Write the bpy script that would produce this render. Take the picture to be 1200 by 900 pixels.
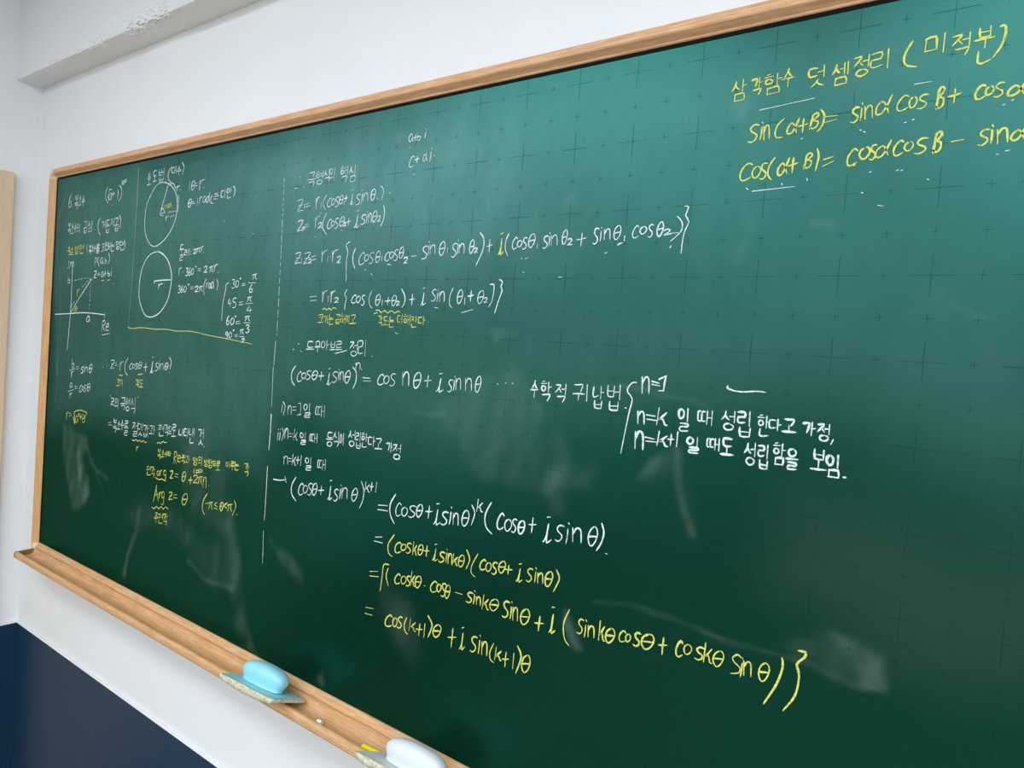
import bpy, bmesh, math, random
import numpy as np
from mathutils import Matrix, Vector, noise

for o in list(bpy.data.objects):
    bpy.data.objects.remove(o)
SC = bpy.context.scene
COL = SC.collection
DZ = 1.78            # height of the board's datum above the floor (m)

# ---------------------------------------------------------------- camera
def make_camera():
    yaw, pitch, roll = -0.646109, -0.0362229, 0.0733614
    f = Vector((math.sin(yaw)*math.cos(pitch), math.cos(yaw)*math.cos(pitch), math.sin(pitch)))
    r = Vector((math.cos(yaw), -math.sin(yaw), 0))
    u = r.cross(f)
    r2 = r*math.cos(roll) + u*math.sin(roll)
    u2 = -r*math.sin(roll) + u*math.cos(roll)
    m = Matrix((r2, u2, -f)).transposed().to_4x4()
    m.translation = Vector((0.328517, -0.951231, DZ - 0.129243))
    cam = bpy.data.cameras.new('camera')
    cam.sensor_width = 36.0
    cam.lens = 850.4 * 36.0 / 1200.0
    cam.clip_start = 0.02
    o = bpy.data.objects.new('camera', cam)
    o.matrix_world = m
    COL.objects.link(o)
    SC.camera = o
make_camera()

# ---------------------------------------------------------------- light, exposure
SC.view_settings.view_transform = 'Standard'
SC.view_settings.look = 'None'
SC.view_settings.gamma = 1.0
SC.view_settings.use_curve_mapping = False
SC.view_settings.exposure = -0.13
w = bpy.data.worlds.new('world'); SC.world = w
w.use_nodes = True
w.node_tree.nodes['Background'].inputs[0].default_value = (0.75, 0.85, 1.0, 1)
w.node_tree.nodes['Background'].inputs[1].default_value = 0.3
CEIL = 2.80
def ceiling_lamp(x, y, sx, sy, power, col=(0.81, 0.90, 1.0)):
    l = bpy.data.lights.new('ceiling_lamp', 'AREA')
    l.shape = 'RECTANGLE'; l.size = sx; l.size_y = sy; l.energy = power; l.color = col
    o = bpy.data.objects.new('ceiling_lamp', l)
    o.location = (x, y, CEIL - 0.03)
    COL.objects.link(o)
for lx in (-1.3, 0.5, 2.3):
    for ly, pw in ((-1.5, 29), (-3.2, 38), (-5.4, 38)):
        ceiling_lamp(lx, ly, 1.25, 0.6, pw)

# fill light added outside the right-wall opening to brighten beam and left wall
dl = bpy.data.lights.new('side_fill_light', 'AREA'); dl.shape = 'RECTANGLE'; dl.size = 3.4; dl.size_y = 1.35; dl.energy = 80; dl.color = (0.76, 0.87, 1.0)
do = bpy.data.objects.new('side_fill_light', dl); do.location = (3.60, -3.2, 1.70); do.rotation_euler = (0, math.radians(90), 0); do.rotation_euler = (math.radians(90), 0, math.radians(90))
COL.objects.link(do)

# ---------------------------------------------------------------- helpers
def link(name, me, mat, parent=None):
    o = bpy.data.objects.new(name, me)
    COL.objects.link(o)
    if mat is not None: me.materials.append(mat)
    if parent is not None: o.parent = parent
    return o
def from_bm(name, bm, mat, parent=None, smooth=False):
    me = bpy.data.meshes.new(name)
    bmesh.ops.recalc_face_normals(bm, faces=bm.faces)
    bm.to_mesh(me); bm.free()
    if smooth:
        for p in me.polygons: p.use_smooth = True
    return link(name, me, mat, parent)
def tag(o, label=None, cat=None, group=None, kind=None):
    if label: o['label'] = label
    if cat: o['category'] = cat
    if group: o['group'] = group
    if kind: o['kind'] = kind
    return o
def empty(name, loc):
    o = bpy.data.objects.new(name, None); o.location = loc
    COL.objects.link(o); return o
def add_box(bm, x0, y0, z0, x1, y1, z1):
    v = [bm.verts.new((x, y, z)) for x in (x0, x1) for y in (y0, y1) for z in (z0, z1)]
    for f in ((0,1,3,2),(4,6,7,5),(0,4,5,1),(2,3,7,6),(0,2,6,4),(1,5,7,3)):
        bm.faces.new([v[i] for i in f])
def extrude_profile(bm, rings):
    """rings: list of closed loops (same count) of Vector; skins and caps them"""
    vs = [[bm.verts.new(p) for p in r] for r in rings]
    n = len(vs[0])
    for a, b in zip(vs, vs[1:]):
        for i in range(n):
            bm.faces.new((a[i], a[(i+1) % n], b[(i+1) % n], b[i]))
    bm.faces.new(vs[0]); bm.faces.new(vs[-1])
    return vs

class N:
    """small node-tree builder"""
    def __init__(self, name):
        self.m = bpy.data.materials.new(name); self.m.use_nodes = True
        self.t = self.m.node_tree; self.n = self.t.nodes
        self.b = self.n['Principled BSDF']; self.out = self.n['Material Output']
    def node(self, typ, **kw):
        nd = self.n.new(typ)
        for k, v in kw.items(): setattr(nd, k, v)
        return nd
    def l(self, a, b): self.t.links.new(a, b)
    def coords(self, scale=(1,1,1)):
        tc = self.node('ShaderNodeTexCoord'); mp = self.node('ShaderNodeMapping')
        mp.inputs['Scale'].default_value = scale
        self.l(tc.outputs['Object'], mp.inputs['Vector']); return mp.outputs['Vector']
    def noise(self, vec, scale, detail=4, rough=0.55):
        nd = self.node('ShaderNodeTexNoise')
        nd.inputs['Scale'].default_value = scale; nd.inputs['Detail'].default_value = detail
        nd.inputs['Roughness'].default_value = rough
        self.l(vec, nd.inputs['Vector']); return nd.outputs['Fac']
    def ramp(self, fac, stops):
        r = self.node('ShaderNodeValToRGB'); e = r.color_ramp.elements
        while len(e) < len(stops): e.new(0.5)
        for el, (p, c) in zip(e, stops):
            el.position = p; el.color = (*c, 1) if len(c) == 3 else c
        self.l(fac, r.inputs['Fac']); return r.outputs['Color']
    def math(self, op, a, b=None, clamp=False):
        nd = self.node('ShaderNodeMath', operation=op, use_clamp=clamp)
        for i, v in enumerate((a, b)):
            if v is None: continue
            if isinstance(v, (int, float)): nd.inputs[i].default_value = v
            else: self.l(v, nd.inputs[i])
        return nd.outputs[0]
    def mix(self, fac, a, b):
        nd = self.node('ShaderNodeMix', data_type='RGBA')
        if isinstance(fac, (int, float)): nd.inputs[0].default_value = fac
        else: self.l(fac, nd.inputs[0])
        for i, v in ((6, a), (7, b)):
            if isinstance(v, tuple): nd.inputs[i].default_value = (*v, 1)
            else: self.l(v, nd.inputs[i])
        return nd.outputs[2]
    def bump(self, h, strength, dist=0.002):
        nd = self.node('ShaderNodeBump')
        nd.inputs['Strength'].default_value = strength; nd.inputs['Distance'].default_value = dist
        self.l(h, nd.inputs['Height']); self.l(nd.outputs['Normal'], self.b.inputs['Normal'])
    def set(self, color=None, rough=None, spec=None, **kw):
        if color is not None:
            if isinstance(color, tuple): self.b.inputs['Base Color'].default_value = (*color, 1)
            else: self.l(color, self.b.inputs['Base Color'])
        if rough is not None:
            if isinstance(rough, (int, float)): self.b.inputs['Roughness'].default_value = rough
            else: self.l(rough, self.b.inputs['Roughness'])
        if spec is not None: self.b.inputs['Specular IOR Level'].default_value = spec
        return self.m

def plaster(name, c, specks=False, bump=0.15):
    k = N(name); v = k.coords()
    n1 = k.noise(v, 3, 3)
    col = k.ramp(n1, [(0.3, tuple(x*0.97 for x in c)), (0.7, c)])
    if specks:
        n2 = k.noise(v, 140, 2); s = k.ramp(n2, [(0.735, (0,0,0)), (0.765, (1,1,1))])
        col = k.mix(s, col, (0.42, 0.40, 0.36))
    k.bump(k.noise(v, 90, 5), bump, 0.001)
    return k.set(col, 0.75, 0.25)
def wood(name, axis, dark, light, dust_and_sheen=False):
    k = N(name)
    sc = {'x': (5, 110, 110), 'z': (110, 110, 5), 'none': (14, 14, 14)}[axis]
    v = k.coords(sc)
    n1 = k.noise(v, 3.0, 8, 0.68)
    fine = k.noise(k.coords(tuple(s*(4 if s < 10 else 5) for s in sc)), 2.0, 4, 0.6)
    f = k.math('ADD', k.math('MULTIPLY', n1, 0.7), k.math('MULTIPLY', fine, 0.3))
    col = k.ramp(f, [(0.36, dark), (0.50, tuple((a+b)/2 for a, b in zip(dark, light))), (0.62, light)])
    if dust_and_sheen:  # tray wood: settled chalk powder only
        dn = k.noise(k.coords((9, 22, 22)), 2.0, 6, 0.7)
        col = k.mix(k.math('MULTIPLY', k.ramp(dn, [(0.52, (0,0,0)), (0.75, (1,1,1))]), 0.35), col, (0.74, 0.66, 0.56))
    k.bump(fine, 0.06, 0.0006)
    return k.set(col, 0.48, 0.35)
def plastic(name, c, rough=0.4, spec=0.45):
    k = N(name); n1 = k.noise(k.coords(), 30, 4)
    col = k.ramp(n1, [(0.35, tuple(x*0.96 for x in c)), (0.7, c)])
    return k.set(col, rough, spec)
def chalk(name, c, hole=0.45):
    # broken chalk: the board's green shows through the gaps of the stroke
    k = N(name); v = k.coords()
    n1 = k.noise(v, 380, 3, 0.7); n2 = k.noise(v, 14, 3)
    cov = k.ramp(k.math('ADD', k.math('MULTIPLY', n1, 0.8), k.math('MULTIPLY', n2, 0.2)), [(hole-0.13, (0.22,)*3), (hole+0.06, (1,1,1))])
    col = k.mix(cov, (0.03, 0.14, 0.105), c)
    return k.set(col, 0.95, 0.1)

WALL = plaster('wall_paint', (0.80, 0.80, 0.79))
BEAM = plaster('beam_paint', (0.78, 0.78, 0.765), True, 0.25)
NAVY = plastic('navy_panel', (0.010, 0.036, 0.072), 0.42, 0.22)
TRIM = plastic('white_trim', (0.80, 0.80, 0.78), 0.35)
CEILM = plaster('ceiling_paint', (0.82, 0.82, 0.82))
def floor_mat():
    k = N('floor_vinyl'); v = k.coords()
    col = k.ramp(k.noise(v, 6, 8, 0.7), [(0.3, (0.17, 0.135, 0.10)), (0.7, (0.24, 0.195, 0.15))])
    return k.set(col, 0.4, 0.4)
OAK_X = wood('oak_rail_along', 'x', (0.52, 0.25, 0.105), (0.76, 0.46, 0.25))
OAK_TRAY = wood('oak_tray', 'x', (0.48, 0.235, 0.09), (0.72, 0.42, 0.20), True)
OAK_Z = wood('oak_rail_upright', 'z', (0.52, 0.26, 0.09), (0.73, 0.43, 0.19))
BEECH = wood('pale_beech', 'z', (0.66, 0.47, 0.30), (0.76, 0.58, 0.40))
CREAM = plastic('cream_corner', (0.72, 0.55, 0.30), 0.35)
OCHRE = plastic('dark_end_cap', (0.20, 0.14, 0.035), 0.5)
CHALK_W = chalk('white_chalk', (0.70, 0.77, 0.73))
CHALK_Y = chalk('yellow_chalk', (0.68, 0.67, 0.13))

SHEEN = 0.06
def board_mat():
    k = N('green_board'); v = k.coords()
    at = k.node('ShaderNodeAttribute', attribute_name='dust_and_sheen')
    n1 = k.noise(v, 4, 6, 0.6)
    wipe = k.noise(k.coords((7, 1, 3.2)), 2.2, 5, 0.6)
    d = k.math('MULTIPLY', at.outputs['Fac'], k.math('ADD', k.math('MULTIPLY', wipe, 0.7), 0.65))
    sm = k.node('ShaderNodeAttribute', attribute_name='smear').outputs['Fac']
    base = k.ramp(n1, [(0.3, (0.0004, 0.0135, 0.0046)), (0.7, (0.0005, 0.0172, 0.0062))])
    col = k.mix(k.math('MULTIPLY', d, 1.0, True), base, (0.30, 0.61, 0.58))  # pale mix: wiped chalk plus a painted reflection of the room
    col = k.mix(k.math('MULTIPLY', sm, 1.0, True), col, (0.50, 0.60, 0.53))
    # matt green coat under a thin green-tinted sheen
    rg = k.math('ADD', k.math('MULTIPLY', d, 0.4), 0.30)
    df = k.node('ShaderNodeBsdfDiffuse'); gl = k.node('ShaderNodeBsdfGlossy'); mx = k.node('ShaderNodeMixShader')
    k.l(col, df.inputs['Color']); k.l(rg, gl.inputs['Roughness'])
    gl.inputs['Color'].default_value = (0.16, 1.0, 0.82, 1)
    mx.inputs[0].default_value = SHEEN
    k.l(df.outputs[0], mx.inputs[1]); k.l(gl.outputs[0], mx.inputs[2]); k.l(mx.outputs[0], k.out.inputs['Surface'])
    k.n.remove(k.b)
    return k.m
def ink_mat():
    # printed guide lines under the same sheen
    k = N('guide_ink')
    df = k.node('ShaderNodeBsdfDiffuse'); gl = k.node('ShaderNodeBsdfGlossy'); mx = k.node('ShaderNodeMixShader')
    k.l(k.ramp(k.noise(k.coords(), 60, 3), [(0.35, (0.0005, 0.006, 0.004)), (0.7, (0.004, 0.030, 0.022))]), df.inputs['Color'])
    gl.inputs['Roughness'].default_value = 0.32; gl.inputs['Color'].default_value = (0.16, 1.0, 0.82, 1)
    mx.inputs[0].default_value = SHEEN*0.7
    k.l(df.outputs[0], mx.inputs[1]); k.l(gl.outputs[0], mx.inputs[2]); k.l(mx.outputs[0], k.out.inputs['Surface'])
    k.n.remove(k.b)
    return k.m

# ---------------------------------------------------------------- room shell
XL, XR, YF, YR = -2.4532, 3.4, 0.025, -7.0
def box_obj(name, mat, *b):
    bm = bmesh.new(); add_box(bm, *b)
    return tag(from_bm(name, bm, mat), kind='structure')
box_obj('floor', floor_mat(), XL-0.15, YR-0.15, -0.12, XR+0.15, YF+0.15, 0)
box_obj('ceiling', CEILM, XL-0.15, YR-0.15, CEIL, XR+0.15, YF+0.15, CEIL+0.12)
box_obj('wall_front', WALL, XL-0.15, YF, 0, XR+0.15, YF+0.15, CEIL)
box_obj('wall_left', WALL, XL-0.15, YR, 0, XL, YF, CEIL)
bm = bmesh.new()
WY0, WY1, WZ0, WZ1 = -4.95, -1.45, 1.0, 2.4
add_box(bm, XR, YR, 0, XR+0.15, YF, WZ0); add_box(bm, XR, YR, WZ1, XR+0.15, YF, CEIL)
add_box(bm, XR, YR, WZ0, XR+0.15, WY0, WZ1); add_box(bm, XR, WY1, WZ0, XR+0.15, YF, WZ1)
tag(from_bm('wall_right', bm, WALL), kind='structure')
bm = bmesh.new()
for y in (WY0, WY0+1.15, WY1-1.2, WY1-0.05): add_box(bm, XR+0.05, y, WZ0, XR+0.10, y+0.05, WZ1)
for z in (WZ0, WZ1-0.05): add_box(bm, XR+0.05, WY0, z, XR+0.10, WY1, z+0.05)
tag(from_bm('added_window_1', bm, TRIM), kind='structure')  # frame of an unseen opening, added for the side fill light
box_obj('wall_rear', WALL, XL-0.15, YR-0.15, 0, XR+0.15, YR, CEIL)

# beam over the board wall: chipped lower front edge
def beam():
    z0 = DZ + 0.6514; yf = -0.055; x0, x1 = XL, XR
    xs = []
    x = x0
    while x < x1:
        xs.append(x)
        x += 0.004 if x < -0.9 else 0.12
    xs.append(x1)
    fr = [0.26, 0.14, 0.09, 0.06, 0.048, 0.040, 0.034, 0.029, 0.024, 0.020, 0.016, 0.012, 0.008, 0.004]
    so = [0.004, 0.008, 0.012, 0.016, 0.020, 0.024, 0.029, 0.034, 0.042, 0.055, 0.0795]
    prof = [(yf, z0 + h) for h in fr] + [(yf, z0)] + [(yf + s, z0) for s in so]
    def bell(x, a, b, e):
        if x < a - e or x > b + e: return 0.0
        return min(1.0, (x - a + e)/e, (b + e - x)/e)
    def damage(x):
        g = 0.35*bell(x, -2.36, -1.96, 0.05)*(0.4 + 0.6*noise.noise((x*30, 3, 1))) + 0.15
        big = bell(x, -1.70, -1.51, 0.035)
        mid = bell(x, -1.93, -1.83, 0.03)
        return max(g, mid*0.55, big*1.0)
    bm = bmesh.new(); rows = []
    for x in xs:
        dmg = max(0.0, damage(x)) if x < -1.2 else 0.1
        big = dmg > 0.5
        row = []
        for (y, z) in prof:
            dist = max(z - z0, y - yf)
            reach = 0.009 + 0.030*dmg
            wgt = max(0.0, 1 - dist/reach)
            nz = noise.noise((x*95, y*160, z*160)); nz2 = noise.noise((x*260, y*300, z*300+7))
            cut = wgt*(0.0025 + 0.011*dmg)*(0.75 + 0.6*nz) + (wgt > 0)*dmg*0.004*nz2
            row.append(bm.verts.new((x, y + cut*0.75, z + cut*0.75)))
        row.append(bm.verts.new((x, YF, z0)))
        row.append(bm.verts.new((x, YF, CEIL)))
        row.append(bm.verts.new((x, yf, CEIL)))
        rows.append(row)
    n = len(rows[0])
    for a, b in zip(rows, rows[1:]):
        for i in range(n):
            bm.faces.new((a[i], b[i], b[(i+1) % n], a[(i+1) % n]))
    bm.faces.new(rows[0]); bm.faces.new(rows[-1])
    o = from_bm('beam', bm, BEAM); tag(o, kind='structure')
beam()

# navy wainscot and its white cap on both walls
ZW = DZ - 1.153
box_obj('trim_1', NAVY, XL+0.012, YF-0.006, 0, XR, YF, ZW)
box_obj('trim_2', NAVY, XL, -0.045, 0, XL+0.012, YF, ZW)
box_obj('trim_6', NAVY, XL, YR, 0, XL+0.012, -1.10, ZW)
box_obj('trim_7', NAVY, XR-0.012, YR, 0, XR, YF-0.012, ZW)
box_obj('trim_8', NAVY, XL+0.012, YR, 0, XR-0.012, YR+0.012, ZW)
bm = bmesh.new(); add_box(bm, XL+0.012, YF-0.0085, ZW, XR, YF, ZW+0.004)
bmesh.ops.bevel(bm, geom=bm.edges[:], offset=0.0012, segments=2, affect='EDGES')
tag(from_bm('trim_3', bm, TRIM), kind='structure')
bm = bmesh.new(); add_box(bm, XL, -0.045, ZW, XL+0.016, YF, ZW+0.004)
tag(from_bm('trim_4', bm, TRIM), kind='structure')
bm = bmesh.new(); add_box(bm, XL+0.012, YF-0.011, 0, XL+0.017, YF-0.006, ZW)
tag(from_bm('trim_5', bm, NAVY), kind='structure')

# door in the left wall: pale beech casing and leaf
def door():
    y1 = -0.0515; zt = DZ + 0.352
    d = empty('door_1', (XL, y1-0.5, 0)); tag(d, kind='structure')
    def part(nm, mat, b, bev=0.003):
        bm = bmesh.new(); add_box(bm, *b)
        bmesh.ops.bevel(bm, geom=bm.edges[:], offset=bev, segments=2, affect='EDGES')
        o = from_bm(nm, bm, mat); o.parent = d; o.matrix_parent_inverse = Matrix.Translation(d.location).inverted()
        return o
    # the casing frames the leaf; the leaf sits a little back between its posts
    part('door_casing', BEECH, (XL+0.001, y1-0.060, 0, XL+0.026, y1, zt))
    part('door_casing', BEECH, (XL+0.001, y1-1.04, 0, XL+0.026, y1-0.98, zt))
    part('door_casing', BEECH, (XL+0.001, y1-0.98, zt-0.06, XL+0.026, y1-0.060, zt))
    part('door_leaf', BEECH, (XL+0.001, y1-0.978, 0.006, XL+0.016, y1-0.062, zt-0.062))
door()

SMEARS_AND_SHEEN = [
('p',0.068,70,[(-2231,315),(-1160,303),(-507,315),(-132,315),(305,321),(348,-211),(297,-219),(205,-179),(130,-151),(28,-161),(-319,-194),(-490,-284),(-1005,-278),(-1083,-439),(-1845,-363),(-2189,-452)]),
('p',0.077,110,[(-2234,339),(-1163,326),(-435,334),(50,325),(303,339),(320,134),(105,138),(-43,142),(-193,95),(-376,71),(-648,60),(-1037,35),(-2168,4)]),  # wiped top area, strengthened so its colour carries the board's sheen
('p',0.126,170,[(-1035,310),(-790,313),(-508,325),(-394,259),(-419,157),(-674,92),(-984,107),(-1118,208)]),  # reflection peak left of centre, painted as pale colour
('p',0.05,100,[(-2260,342),(-1163,326),(-509,333),(-342,63),(-784,-3),(-1161,-333),(-2199,-372)]),  # upper left lifted in colour towards the same painted sheen
('p',0.059,10,[(-2097,-442),(-2015,-453),(-1944,-462),(-1935,-491),(-1955,-514),(-1982,-531),(-1967,-567),(-1920,-622),(-1934,-650),(-2011,-690),(-2068,-622),(-2097,-529)]),
('p',0.049,6,[(-1999,-494),(-1958,-540),(-1931,-574),(-1920,-617),(-1951,-653),(-1985,-608),(-2006,-534)]),
('s',0.043,10,[(-1941,-492),(-1921,-514),(-1879,-545),(-1803,-544)]),
('s',0.027,8,[(-1889,-549),(-1859,-575),(-1823,-605)]),
('p',0.032,25,[(-1397,-403),(-1286,-347),(-1201,-457),(-1174,-612),(-1241,-596),(-1340,-564),(-1392,-488)]),
('p',0.022,20,[(-1662,-624),(-1549,-581),(-1419,-579),(-1274,-634),(-1193,-637),(-1163,-710),(-1245,-730),(-1327,-677),(-1414,-621),(-1587,-652)]),
('s',0.049,14,[(-1587,-617),(-1609,-672),(-1641,-725),(-1658,-790)]),
('p',0.043,14,[(-1182,-534),(-1149,-647),(-1124,-759),(-1084,-811),(-1056,-827),(-1096,-826),(-1141,-794),(-1167,-711),(-1195,-617)]),
('s',0.038,10,[(-1338,-690),(-1280,-719),(-1209,-721),(-1162,-722)]),
('p',0.043,10,[(-1029,-585),(-967,-590),(-923,-609),(-912,-635),(-945,-632),(-989,-613)]),
('p',0.032,20,[(-655,-581),(-608,-585),(-563,-604),(-536,-659),(-555,-688),(-602,-655),(-639,-618)]),
('s',0.043,12,[(-242,-546),(-231,-561),(-220,-581)]),
('p',0.059,8,[(-244,-523),(-230,-546),(-217,-583),(-228,-579),(-241,-553)]),
('s',0.032,5,[(-197,-501),(-140,-501),(-61,-500),(0,-498),(62,-499),(99,-500),(144,-499),(186,-489)]),
('p',0.027,10,[(56,-485),(120,-448),(183,-447),(188,-489),(146,-498),(99,-499)]),
('p',0.041,6,[(122,-449),(166,-448),(176,-453),(184,-450),(186,-460),(186,-489),(161,-496),(158,-484),(145,-473),(134,-457)]),
('p',0.027,60,[(81,-285),(177,-268),(239,-286),(353,-281),(364,-421),(300,-437),(227,-451),(192,-448),(113,-418),(48,-392)]),
('p',0.027,14,[(-142,-296),(-127,-268),(-83,-249),(-61,-323),(-57,-372),(-71,-325),(-84,-279)]),
('s',0.043,7,[(-87,-244),(-80,-279),(-70,-325),(-58,-372)]),
('p',0.032,8,[(-145,-291),(-131,-268),(-95,-249),(-82,-253),(-113,-272),(-132,-287)]),
('p',0.032,12,[(-310,-295),(-218,-275),(-219,-309),(-268,-325),(-259,-360),(-286,-374),(-295,-347)]),
('s',0.032,6,[(-229,-147),(-143,-159),(-77,-171),(-52,-178)]),
('p',0.027,12,[(-568,-218),(-393,-131),(-303,-192),(-230,-303),(-305,-342),(-447,-337)]),
('p',0.032,6,[(-39,25),(-34,34),(-28,32),(-28,15),(-36,13)]),
('p',0.027,10,[(-33,85),(-22,82),(-21,39),(-28,39)]),
('s',0.038,6,[(64,44),(79,40),(92,37)]),
('s',0.032,7,[(236,-34),(248,-40),(259,-47)]),
('p',0.016,25,[(191,-7),(218,-27),(253,-55),(272,-91),(255,-83),(220,-46)]),
('s',0.059,9,[(-2159,241),(-2190,190),(-2190,84),(-2196,-76),(-2158,-288)]),
('s',0.049,9,[(-2161,-369),(-2158,-182),(-2171,30)]),
('s',0.019,18,[(-2183,290),(-1977,298),(-1718,296)]),
('p',0.038,8,[(-1431,286),(-1414,305),(-1381,296),(-1349,284),(-1347,257),(-1372,282),(-1403,281)]),
('p',0.027,10,[(-1367,-58),(-1337,-46),(-1305,-66),(-1309,-98),(-1339,-99)]),
('p',0.043,8,[(-732,265),(-710,277),(-691,271),(-694,259),(-717,252)]),
('p',0.032,6,[(-303,125),(-290,129),(-286,113),(-298,109)]),
('p',0.043,8,[(-438,-67),(-413,-69),(-387,-77),(-408,-80),(-429,-90)]),
('s',0.038,8,[(-598,-230),(-566,-236),(-535,-230)]),
('p',0.049,6,[(-710,-850),(-682,-834),(-670,-816),(-663,-830),(-690,-850)]),
('p',0.043,7,[(-839,-823),(-819,-802),(-812,-817)]),
('p',0.038,8,[(-829,-816),(-807,-817),(-817,-826)]),
('p',0.043,6,[(-64,219),(-48,225),(-40,210),(-50,191),(-62,197)]),
('p',0.027,14,[(-122,207),(-108,219),(-103,205),(-111,190)]),
]
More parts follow.
